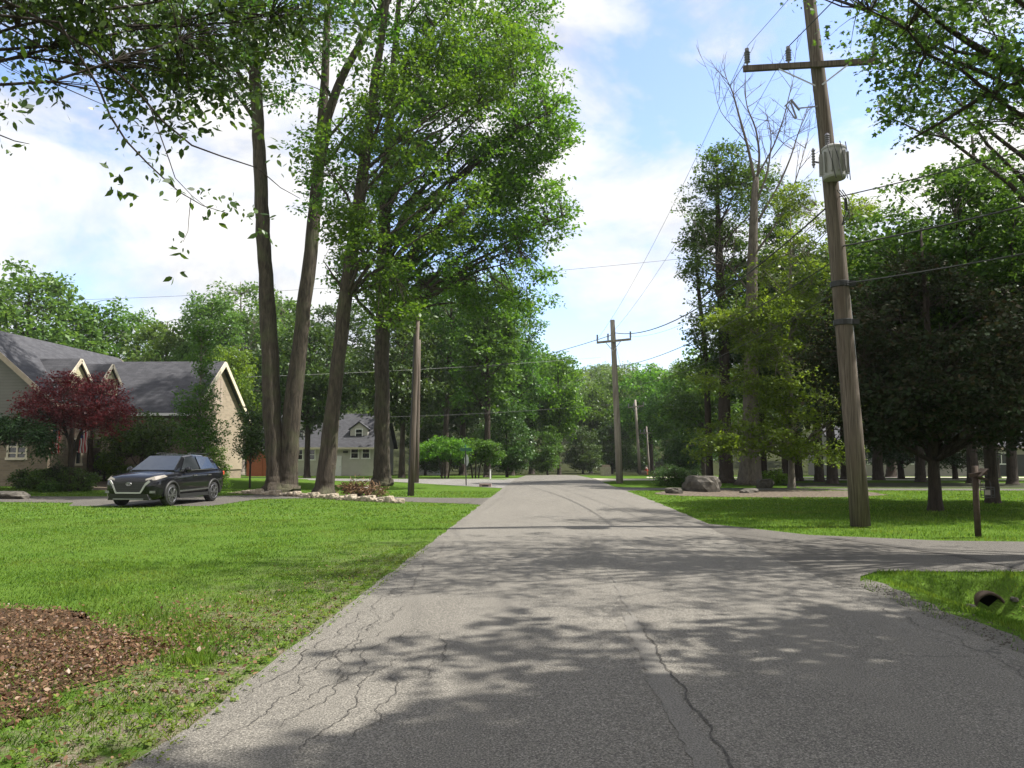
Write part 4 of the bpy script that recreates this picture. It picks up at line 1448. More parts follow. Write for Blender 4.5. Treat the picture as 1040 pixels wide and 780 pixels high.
def slab_roof(mb, quad, thick=.14, overhang=0):
    """A sloped slab from four top corners (in order)."""
    q = [Vector(p) for p in quad]
    n = (q[1] - q[0]).cross(q[3] - q[0]).normalized()
    if n.z < 0: n = -n
    lo = [p - n * thick for p in q]
    mb.add(q + lo, [(0, 1, 2, 3), (7, 6, 5, 4), (0, 4, 5, 1), (1, 5, 6, 2), (2, 6, 7, 3), (3, 7, 4, 0)])


# ------------------------------------------------------------------ slate-roofed house on the left
def slate_house():
    root = empty('house', (-24.0, 38.0, 0))
    tag(root, 'tan stone house with grey shingle roof, two dormers and gabled garage wing', 'house')
    O = Vector((-24.0, 38.0, 0))
    W = lambda x, y, z: (x - O.x, y - O.y, z)
    Z = CAM_H
    zr, ze = Z + 5.95, Z + 2.35          # main ridge / eave
    xr, xe = -26.0, -21.75
    y0, y1 = 34.5, 47.2
    xb = 2 * xr - xe
    g = .2
    # main walls
    wl = MB()
    xw = xe - .55
    xbw = xb + .55
    kz = (zr - ze) / (xe - xr)
    zw = ze + .55 * kz - .18
    wl.prism([(xbw - O.x, g), (xw - O.x, g), (xw - O.x, zw), (xr - O.x, zr - .2), (xbw - O.x, zw)], 'Y', y0 + .45 - O.y, y1 - .4 - O.y)
    uv_planar(wl.build('wall', MT['tan_stone_shaded'], root))
    # siding in the near gable, above the stone
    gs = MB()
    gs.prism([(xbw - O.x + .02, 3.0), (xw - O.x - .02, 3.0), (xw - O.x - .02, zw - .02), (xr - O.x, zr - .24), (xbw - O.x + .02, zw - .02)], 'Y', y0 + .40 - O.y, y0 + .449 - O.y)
    uv_planar(gs.build('gable_facing', MT['shade_siding'], root))
    rf = MB()
    slab_roof(rf, [W(xr, y0, zr), W(xe, y0, ze), W(xe, y1, ze), W(xr, y1, zr)])
    slab_roof(rf, [W(xb, y0, ze), W(xr - .004, y0, zr), W(xr - .004, y1, zr), W(xb, y1, ze)])
    ro = uv_planar(rf.build('roof', MT['shingle'], root))
    fb = MB()
    for yy in (y0 - .03, y1 + .03):
        fb.bar(W(xr, yy, zr - .12), W(xe, yy, ze - .12), .05, .22)
        fb.bar(W(xb, yy, ze - .12), W(xr, yy, zr - .12), .05, .22)
    fb.box(W(xe + .03, (y0 + y1) / 2, ze - .1), (.05, y1 - y0, .16))
    fb.build('rake_board', MT['soffit'], ro)
    # wing (garage) with a gable towards the road
    xg, yc, zg, zge = -18.3, 44.6, Z + 5.4, Z + 2.2
    yf, yb = 40.5, 48.7
    sl = (zg - zge) / (yc - yf)
    wg = MB()
    zw2 = zge + .5 * sl - .18
    wg.prism([(yf + .5 - O.y, g), (yb - .5 - O.y, g), (yb - .5 - O.y, zw2), (yc - O.y, zg - .2), (yf + .5 - O.y, zw2)], 'X', xr + .2 - O.x, xg - .3 - O.x)
    uv_planar(wg.build('wing_wall', MT['tan_stone_shaded'], root))
    r2 = MB()
    slab_roof(r2, [W(xr + .1, yf, zge), W(xg, yf, zge), W(xg, yc, zg), W(xr + .1, yc, zg)])
    slab_roof(r2, [W(xr + .1, yc + .004, zg), W(xg, yc + .004, zg), W(xg, yb, zge), W(xr + .1, yb, zge)])
    r2o = uv_planar(r2.build('wing_roof', MT['shingle'], root))
    f2 = MB()
    f2.bar(W(xg + .03, yf, zge - .14), W(xg + .03, yc, zg - .14), .05, .26)
    f2.bar(W(xg + .03, yc, zg - .14), W(xg + .03, yb, zge - .14), .05, .26)
    f2.build('rake_board', MT['cream'], r2o)
    gt = MB()
    gt.box(W((xg + xe) / 2 + .1, yf - .06, zge - .06), (xg - xe - .2, .12, .13))
    gt.build('gutter', MT['white'], r2o)
    sd_ = MB()
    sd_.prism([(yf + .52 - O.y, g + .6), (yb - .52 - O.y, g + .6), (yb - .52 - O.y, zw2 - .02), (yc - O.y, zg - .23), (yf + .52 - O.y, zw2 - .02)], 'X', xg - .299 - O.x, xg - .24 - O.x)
    uv_planar(sd_.build('gable_facing', MT['tan_stone_lit'], root))  # paler than the walls: sunlight put into the gable's colour
    # shuttered vent in the wing's gable
    v = MB()
    v.box(W(xg - .215, 44.1, Z + 3.6), (.05, .75, 1.4))
    v.build('gable_vent', MT['soffit'], root)
    for dy in (-.55, .55):
        lv = MB()
        lv.box(W(xg - .212, 44.1 + dy, Z + 3.6), (.06, .3, 1.4))
        lv.build('shutter', MT['soffit'], root)
    # dark porch recess and door on the road side
    window(root, W(xw, 41.2 - 4.2, 1.8), 1.0, 1.3, 'X+', 'cream', 1, 2)
    dr = MB()
    dr.box(W(xw + .02, 38.6, 1.35), (.06, 1.1, 2.2))
    d = dr.build('door', MT['dark_wood'], root)
    h = MB(); h.lathe([(.001, 0), (.035, .01), (.035, .05), (.001, .06)], W(xw + .08, 38.2, 1.3), 8, 'X'); h.build('handle', MT['galv'], d)
    for yy in (36.2, 37.9):
        pc = MB()
        pc.box(W(xe - .25, yy, 1.85), (.16, .16, 3.6))
        pc.build('porch_post', MT['dark_wood'], root)
    # garage front window and wing front
    window(root, W(-20.4, yf + .5, 2.0), 1.3, 1.2, 'Y-', 'soffit', 1, 2)
    # lit twin window in the near gable wall
    p = at(18, 457, y0 + .45)
    window(root, (p.x - O.x, y0 + .45 - O.y, p.z), .95, .85, 'Y-', 'cream', 1, 3)
    # dormers
    for yc_, zp in ((37.4, Z + 4.70), (40.2, Z + 4.76)):
        xd = -22.45
        hw, dz = .95, .98
        zb = zp - dz
        xi = xr + (zr - zp) / kz - .3
        xi_b = xr + (zr - zb) / kz - .3
        dm = MB()
        dm.prism([(yc_ - hw + .16 - O.y, zb - .6), (yc_ + hw - .16 - O.y, zb - .6), (yc_ + hw - .16 - O.y, zb + .02), (yc_ - O.y, zp - .16), (yc_ - hw + .16 - O.y, zb + .02)], 'X', -24.2 - O.x, xd - .12 - O.x)
        dmo = uv_planar(dm.build('dormer', MT['cream_siding'], root))
        dr_ = MB()
        slab_roof(dr_, [W(xi, yc_, zp), W(xd, yc_, zp), W(xd, yc_ - hw, zb), W(xi_b + .2, yc_ - hw, zb)], .09)
        slab_roof(dr_, [W(xi, yc_ + .003, zp), W(xd, yc_ + .003, zp), W(xd, yc_ + hw, zb), W(xi_b + .2, yc_ + hw, zb)], .09)
        uv_planar(dr_.build('dormer_roof', MT['shingle'], dmo))
        db = MB()
        db.bar(W(xd + .03, yc_ - hw, zb - .08), W(xd + .03, yc_, zp - .08), .05, .17)
        db.bar(W(xd + .03, yc_, zp - .08), W(xd + .03, yc_ + hw, zb - .08), .05, .17)
        db.build('dormer_trim', MT['cream'], dmo)
    ch = MB()
    return root


slate_house()


def flag(u, Y, lab):
    """US flag hanging down from a short slanted staff."""
    p = at(u, 437, Y)
    root = empty('flag', (p.x, p.y, p.z))
    tag(root, lab, 'flag', 'flags on the porch')
    st = MB()
    st.tube([(-.35, .25, .05), (.05, 0, .12)], .015, 6)
    st.build('staff', MT['white'], root)
    n, w, h = 13, .5, 1.15
    vs, fs, mi = [], [], []
    for j in range(11):
        for i in range(n + 1):
            x = (i / n - .5) * w
            z = -j / 10 * h + .08
            y = .05 * math.sin(i * 1.7) + .03 * math.sin(j * 1.1 + i * .4)
            vs.append((x * (.8 + .06 * math.sin(j)), y, z))
    mb = MB()
    for j in range(10):
        for i in range(n):
            a = j * (n + 1) + i
            m = 0 if i % 2 == 0 else 1
            if i < 7 and j < 4: m = 2
            mb.add([vs[a], vs[a + 1], vs[a + n + 2], vs[a + n + 1]], [(0, 1, 2, 3)], m)
    mb.build('cloth', [MT['flag_red'], MT['flag_white'], MT['flag_blue']], root, recalc=False)


flag(58, 35.2, 'red, white and blue flag on the porch, the left of two')
flag(85, 36.9, 'red, white and blue flag on the porch, the right of two')


# ------------------------------------------------------------------ grey house further back
def grey_house():
    Y = 80.0
    xl, xr = gx(262, Y), gx(384, Y)
    z0 = hz((xl + xr) / 2, Y) - .1
    ze = zz(451, Y)
    zr = ze + 3.3
    O = Vector(((xl + xr) / 2, Y, z0))
    root = empty('house', O)
    tag(root, 'low grey sided house with white windows seen between the tall trunks', 'house')
    W = lambda x, y, z: (x - O.x, y - O.y, z - O.z)
    w = MB()
    D = 8.0
    w.prism([(0, 0), (D, 0), (D, ze - z0), (D / 2, zr - z0 - .15), (0, ze - z0)], 'X', xl - O.x, xr - O.x)
    uv_planar(w.build('wall', MT['grey_siding'], root))
    r = MB()
    slab_roof(r, [W(xl - .4, Y - .5, ze - .32), W(xr + .4, Y - .5, ze - .32), W(xr + .4, Y + D / 2, zr), W(xl - .4, Y + D / 2, zr)])
    slab_roof(r, [W(xl - .4, Y + D / 2 + .004, zr), W(xr + .4, Y + D / 2 + .004, zr), W(xr + .4, Y + D + .5, ze - .32), W(xl - .4, Y + D + .5, ze - .32)])
    ro = uv_planar(r.build('roof', MT['shingle'], root))
    fb = MB(); fb.box(W((xl + xr) / 2, Y - .54, ze - .42), (xr - xl + .8, .05, .2)); fb.build('fascia', MT['cream'], ro)
    for u0, u1, v0, v1 in ((300.5, 308, 456, 467.5), (314, 320.5, 456, 467.5), (356, 364.5, 454, 466), (367.5, 376, 454, 466)):
        a, b_ = at(u0, v0, Y), at(u1, v1, Y)
        window(root, ((a.x + b_.x) / 2 - O.x, 0, (a.z + b_.z) / 2 - z0), b_.x - a.x, a.z - b_.z, 'Y-', 'white', 0, 2, .1)
    a = at(342.5, 455, Y)
    d = MB(); d.box((a.x - O.x, -.03, 1.05), (.95, .05, 2.1)); do = d.build('door', MT['white'], root)
    h = MB(); h.lathe([(.001, -.03), (.03, -.02), (.03, 0)], (a.x - O.x + .35, -.08, 1.0), 8, 'Y'); h.build('handle', MT['dark_metal'], do)
    a = at(351, 459, Y)
    p = MB(); p.box((a.x - O.x, -.02, a.z - z0), (.5, .03, .22)); p.build('wall_plaque', MT['dark_metal'], root)
    for u in (307, 366):
        a = at(u, 441, Y + 1.6)
        dm = MB()
        dm.prism([(a.x - O.x - .9, ze - z0 + .2), (a.x - O.x + .9, ze - z0 + .2), (a.x - O.x + .9, a.z - z0 + .5), (a.x - O.x, a.z - z0 + 1.15), (a.x - O.x - .9, a.z - z0 + .5)], 'Y', 1.0, 3.6)
        dmo = uv_planar(dm.build('dormer', MT['grey_siding'], root))
        rr = MB()
        slab_roof(rr, [(a.x - O.x, .85, a.z - z0 + 1.3), (a.x - O.x, 3.9, a.z - z0 + 1.3), (a.x - O.x - 1.1, 3.9, a.z - z0 + .5), (a.x - O.x - 1.1, .85, a.z - z0 + .5)], .1)
        slab_roof(rr, [(a.x - O.x + .004, .85, a.z - z0 + 1.3), (a.x - O.x + .004, 3.9, a.z - z0 + 1.3), (a.x - O.x + 1.1, 3.9, a.z - z0 + .5), (a.x - O.x + 1.1, .85, a.z - z0 + .5)], .1)
        uv_planar(rr.build('dormer_roof', MT['shingle'], dmo))
        window(dmo, (a.x - O.x, 1.0, a.z - z0 + .1), .8, .9, 'Y-', 'white', 0, 2, .09)
    # white gabled garage
    Yg = 88.0
    xl, xr = gx(421, Yg), gx(441, Yg)
    O2 = Vector(((xl + xr) / 2, Yg, hz((xl + xr) / 2, Yg) - .1))
    g = empty('garage', O2)
    tag(g, 'small white gabled garage behind the pruned tree left of the road', 'garage')
    hw = (xr - xl) / 2 + .35
    he = zz(457, Yg) - O2.z
    hr = zz(445, Yg) - O2.z
    m = MB(); m.prism([(-hw, 0), (hw, 0), (hw, he), (0, hr), (-hw, he)], 'Y', 0, 7); uv_planar(m.build('wall', MT['white_siding'], g))
    m = MB()
    slab_roof(m, [(0, -.3, hr + .15), (0, 7.3, hr + .15), (-hw - .3, 7.3, he - .1), (-hw - .3, -.3, he - .1)], .1)
    slab_roof(m, [(.004, -.3, hr + .15), (.004, 7.3, hr + .15), (hw + .3, 7.3, he - .1), (hw + .3, -.3, he - .1)], .1)
    uv_planar(m.build('roof', MT['shingle'], g))
    m = MB()
    m.box((0, -.03, 1.0), (hw * 1.5, .05, 2.0))
    for k in range(1, 4):
        m.box((0, -.065, k * .5), (hw * 1.45, .02, .04))
    m.build('garage_door', MT['white'], g)
    # rusty red shed
    Ys = 74.0
    xs = gx(262, Ys)
    s = empty('shed', (xs, Ys, hz(xs, Ys) - .05))
    tag(s, 'small rust-red shed left of the double trunk base', 'shed')
    m = MB(); m.prism([(-1.1, 0), (1.1, 0), (1.1, 1.9), (0, 2.5), (-1.1, 1.9)], 'Y', 0, 2); m.build('wall', MT['rust_red'], s)
    m = MB()
    slab_roof(m, [(0, -.2, 2.62), (0, 2.2, 2.62), (-1.3, 2.2, 1.9), (-1.3, -.2, 1.9)], .08)
    slab_roof(m, [(.004, -.2, 2.62), (.004, 2.2, 2.62), (1.3, 2.2, 1.9), (1.3, -.2, 1.9)], .08)
    uv_planar(m.build('roof', MT['shingle'], s))
    m = MB(); m.box((0, -.03, .9), (.8, .05, 1.7)); m.build('door', MT['rust_red'], s)


grey_house()


def right_house():
    Y = 84.0
    xl, xr = gx(850, Y), gx(1060, Y)
    O = Vector(((xl + xr) / 2, Y, hz((xl + xr) / 2, Y) - .1))
    root = empty('house', O)
    tag(root, 'long low grey-brown house half hidden behind the right-hand trunks', 'house')
    hw = (xr - xl) / 2
    he = 3.3
    m = MB(); m.prism([(0, 0), (9, 0), (9, he), (4.5, he + 2.2), (0, he)], 'X', -hw, hw); uv_planar(m.build('wall', MT['right_siding'], root))
    m = MB()
    slab_roof(m, [(-hw - .4, -.8, he - .3), (hw + .4, -.8, he - .3), (hw + .4, 4.5, he + 2.4), (-hw - .4, 4.5, he + 2.4)])
    slab_roof(m, [(-hw - .4, 4.504, he + 2.4), (hw + .4, 4.504, he + 2.4), (hw + .4, 9.8, he - .3), (-hw - .4, 9.8, he - .3)])
    ro = uv_planar(m.build('roof', MT['shingle'], root))
    m = MB(); m.box((0, -.84, he - .4), (2 * hw + .8, .05, .22)); m.build('fascia', MT['soffit'], ro)
    for x in (-hw * .7, -hw * .3, hw * .15, hw * .6):
        window(root, (x, 0, 1.9), 1.4, 1.2, 'Y-', 'white', 1, 1, .08)
    m = MB(); m.box((-hw * .05, -.03, 1.15), (1.0, .05, 2.1)); m.build('door', MT['dark_wood'], root)
    m = MB(); m.box((hw * .8, -.03, 1.2), (4.5, .05, 2.2))
    m.build('garage_door', MT['black_plastic'], root)


right_house()


# ------------------------------------------------------------------ utility poles
def insulator(mb, p, h=.36):
    pr = [(.02, 0), (.03, .04)]
    for k in range(5):
        z = .05 + k * .058
        pr += [(.035, z), (.075, z + .018), (.035, z + .035)]
    pr += [(.05, h - .02), (.05, h + .04), (.001, h + .05)]
    mb.lathe(pr, p, 10)


def near_pole():
    Y = 18.5
    base = at(874, 533, Y)
    b = (base.x, Y)
    root = empty('utility_pole', (b[0], Y, hz(*b)))
    tag(root, 'leaning wooden utility pole with a grey transformer on the right lawn', 'utility pole', 'utility poles')
    P = lambda u, v, dy=0.0: Vector(rel(u, v, Y + dy, b))
    pts = [P(874, 534), P(866, 430), P(857, 330), P(848, 230), P(838, 130), P(828, 50), P(822, 0), P(812, -75)]
    mb = MB()
    mb.tube(pts, [.22, .205, .195, .185, .17, .155, .145, .135], 18)
    mb.build('pole', MT['pole'], root, smooth=True, recalc=False)
    axis = lambda v: Vector((np.interp(v, [-75, 0, 50, 130, 230, 330, 430, 534], [p.x for p in pts[::-1]]), 0, P(520, v).z))
    # crossarm in front of the pole
    a, c_ = P(755, 70, -.22), P(893, 62, -.22)
    mb = MB(); mb.bar(a, c_, .10, .13)
    ca = mb.build('crossarm', MT['pole'], root)
    for i, (u, w) in enumerate(((759, 68), (801, 66), (888, 62))):
        q = P(u, w, -.22)
        m = MB(); insulator(m, (q.x, q.y, q.z + .05)); m.build('insulator', MT['porcelain'], ca)
    for u0, v0, u1, v1 in ((791, 70, 828, 87), (861, 66, 835, 86)):
        m = MB(); m.bar(P(u0, v0, -.30), P(u1, v1, -.20), .012, .035); m.build('brace', MT['galv'], ca)
    # transformer
    c = P(847, 166, -.34)
    rr, hh = .255, .74
    tz = c.z
    m = MB()
    m.lathe([(.001, -hh / 2), (rr * .93, -hh / 2), (rr, -hh / 2 + .04), (rr, hh / 2 - .06), (rr * 1.05, hh / 2 - .05), (rr * 1.05, hh / 2 - .01), (rr * .8, hh / 2 + .04), (.001, hh / 2 + .06)], c, 28)
    for k in range(12):
        an = 2 * PI * k / 12
        m.box((c.x + math.cos(an) * (rr + .03), c.y + math.sin(an) * (rr + .03), c.z - .02), (.09, .022, .48), an)
    t = m.build('transformer', MT['tank'], root, smooth=False)
    m = MB(); m.lathe([(.04, 0)] + [q for k in range(6) for q in ((.035, .02 + k * .05), (.065, .04 + k * .05))] + [(.03, .34), (.001, .36)], (c.x - .14, c.y - .02, c.z + hh / 2), 10)
    m.build('bushing', MT['porcelain'], t)
    m = MB(); m.box((c.x - .02, c.y + .24, c.z + .2), (.14, .2, .1)); m.box((c.x - .02, c.y + .24, c.z - .2), (.14, .2, .1)); m.build('bracket', MT['galv'], t)
    m = MB()
    for k in range(4):
        an = -PI / 2 + (-.55 + .42 * k)
        m.tube([(c.x + math.cos(an + dd) * (rr + .085), c.y + math.sin(an + dd) * (rr + .085), c.z + zz_) for dd, zz_ in ((-.22, .40), (-.12, .25), (.06, 0), (.2, -.3), (.3, -.46))], .011, 5)
    m.build('drop_wire', MT['cable'], t)
    m = MB()
    q = P(852, 195, -.36)
    for k in range(3):
        m.tube([q + Vector((k * .06 - .04, 0, .05)), q + Vector((.1 + k * .05, -.04, -.18)), q + Vector((.16 + .03 * k, 0, -.42 - .1 * k)), q + Vector((.08, .12, -.75))], .012, 5)
    m.tube([q + Vector((.14, 0, -.15)), q + Vector((.14, 0, -.42))], .03, 6)
    m.build('lead_wires', MT['cable'], t)
    # arrester
    q = P(826, 160, -.16)
    m = MB(); m.lathe([(.02, -.25)] + [z for k in range(6) for z in ((.025, -.2 + k * .065), (.045, -.17 + k * .065))] + [(.02, .22)], q, 10)
    m.bar(q + Vector((0, 0, -.1)), q + Vector((.22, .1, -.1)), .02, .04)
    m.build('arrester', MT['porcelain'], root)
    # fuse cutout
    m = MB()
    m.bar(P(811, 110, -.28), P(830, 108, -.1), .02, .03)
    m.tube([P(803, 104, -.3), P(809, 120, -.3)], .022, 6)
    m.tube([P(797, 108, -.3), P(804, 101, -.3)], .02, 6)
    m.tube([P(798, 107, -.3), P(808, 121, -.3)], .014, 6)
    m.tube([P(804, 102, -.3), P(812, 112, -.3)], .028, 8)
    m.build('fuse_cutout', MT['porcelain'], root)
    # ground conduit on the right side with small box
    m = MB()
    px = [(879, 520), (872, 430), (864, 340), (860, 300)]
    m.tube([P(u + 2.5, v, -.06) for u, v in px], .024, 8)
    m.build('conduit', MT['galv'], root)
    q = P(877, 477, -.08)
    m = MB(); m.box(q, (.09, .08, .17)); m.build('meter_box', MT['galv'], root)
    for v in (292, 330):
        q = axis(v)
        m = MB()
        m.lathe([(.205, -.07), (.225, -.06), (.225, .06), (.205, .07)], (q.x, 0, q.z), 16)
        m.box((q.x + .22, -.12, q.z), (.14, .12, .12))
        m.build('cable_clamp', MT['black_plastic'], root)
    return P, b, root


P1, pb1, _ = near_pole()
p1w = lambda u, v, dy=0.0: at(u, v, 18.5 + dy)


def far_pole(base_uv, top_uv, Y, r, label, arm=None, mat='pole_pale', conduit=False, zbase=None):
    p0 = at(*base_uv, Y)
    p1 = at(*top_uv, Y)
    b = (p0.x, Y)
    root = empty('utility_pole', (b[0], Y, hz(*b)))
    tag(root, label, 'utility pole', 'utility poles')
    h = p1.z - hz(*b)
    dx = p1.x - p0.x
    m = MB(); m.tube([(0, 0, -.2), (dx * .35, 0, h * .35), (dx * .7, 0, h * .7), (dx, 0, h)], [r, r * .9, r * .78, r * .66], 12)
    m.build('pole', MT[mat], root, smooth=True, recalc=False)
    if arm:
        (ua, va), (ub, vb) = arm
        a, c = at(ua, va, Y - .2), at(ub, vb, Y - .2)
        a = Vector((a.x - b[0], -.2, a.z - hz(*b))); c = Vector((c.x - b[0], -.2, c.z - hz(*b)))
        m = MB(); m.bar(a, c, .1, .13)
        ca = m.build('crossarm', MT[mat], root)
        for t in (.02, .33, .98):
            q = a.lerp(c, t)
            m = MB(); insulator(m, (q.x, q.y, q.z + .05), .38); m.build('insulator', MT['porcelain'], ca)
        mid = a.lerp(c, .48)
        for t in (.25, .72):
            q = a.lerp(c, t)
            m = MB(); m.bar((q.x, q.y + .06, q.z), (mid.x, mid.y + .06, mid.z - .6), .015, .04); m.build('brace', MT['galv'], ca)
    if conduit:
        m = MB(); m.tube([(-r * .9, -.05, 0), (-r * .9 + dx * .9, -.05, h * .9)], .035, 6); m.build('conduit', MT['dark_metal'], root)
    return root


far_pole((629.5, 490), (622, 325), 47.5, .21, 'middle wooden utility pole with crossarm at the right of the road crest', ((606, 348), (641, 344.5)))
far_pole((650, 482), (645, 406), 98, .20, 'left of the two small far utility poles', ((638, 414), (654, 412)))
far_pole((659.5, 483), (656.5, 433), 106, .14, 'right and shortest of the two small far utility poles', ((650, 440), (663, 439.5)))
far_pole((417.5, 503), (424.5, 322), 32.0, .115, 'slim grey wooden pole on the left lawn, nearer of a pair', None, 'pole', True)
far_pole((422.5, 490), (425.5, 345), 47.0, .17, 'brown wooden pole standing directly behind the slim grey pole', None, 'pole')


# ------------------------------------------------------------------ cables
def cable(a, b_, sag, r, label, mat='cable', n=18, group='overhead cables'):
    a, b_ = Vector(a), Vector(b_)
    pts = []
    for i in range(n + 1):
        t = i / n
        p = a.lerp(b_, t)
        p.z -= sag * 4 * t * (1 - t)
        pts.append(p)
    m = MB(); m.tube(pts, r, 5, cap=False)
    o = m.build('overhead_cable', MT[mat], None, smooth=True, recalc=False)
    tag(o, label, 'cable', group)
    return o


P2 = lambda u, v: at(u, v, 47.5)
behind = lambda x, z: Vector((x, -14.0, z))
cable(p1w(759, 48, -.2), P2(607, 344), .55, .006, 'thin cable from the leaning pole left insulator to the middle pole')
cable(p1w(801, 48, -.2), P2(617, 343), .6, .006, 'thin cable from the leaning pole second insulator to the middle pole')
cable(p1w(759, 47, -.2), behind(10.1, 11.8), .5, .006, 'thin cable rising overhead from the left insulator of the leaning pole')
cable(p1w(801, 47, -.2), behind(11.0, 11.8), .5, .012, 'thicker cable rising overhead from the second insulator of the leaning pole')
cable(p1w(846, 205, -.16), P2(624, 338), 1.0, .022, 'thick black cable below the transformer running to the middle pole')
cable(p1w(852, 262, -.16), P2(626, 372), .5, .014, 'black cable from the leaning pole middle clamp towards the road crest')
cable(p1w(857, 292, -.16), P2(627, 392), .6, .010, 'lowest black cable from the leaning pole towards the road crest')
cable(p1w(852, 200, -.16), (16.5, 6.0, 8.1), .35, .014, 'black service cable from the transformer up to the right edge')
cable(p1w(856, 250, -.16), (14.5, 5.5, 6.9), .4, .020, 'thick middle service cable running right over the dark maple')
cable(p1w(858, 288, -.16), (14.5, 5.0, 5.6), .3, .014, 'lowest service cable running right across the dark maple')
cable(P2(622, 340), at(430, 380, 66), .5, .020, 'thick cable sagging from the middle pole into the tall trees on the left')
cable(at(30, 306, 60), at(700, 262, 60), .5, .012, 'high thin cable crossing the sky behind all the trees')
cable(at(250, 383, 52), at(610, 363, 70), .15, .011, 'pale cable passing behind the tall trunks towards the crest', 'cable_pale')
cable(at(340, 424, 54), at(628, 410, 47.6), .2, .009, 'pale low cable crossing the road to the middle pole', 'cable_pale')
cable(P2(624, 345), at(646, 412, 98), 1.0, .012, 'cable from the middle pole down to the far left pole')
cable(at(646, 414, 98), at(657, 440, 106), .3, .014, 'cable linking the two small far poles')
cable(P2(640, 342), at(700, 326, 40), .2, .007, 'thin cable from the middle pole into the dark-trunked tree')


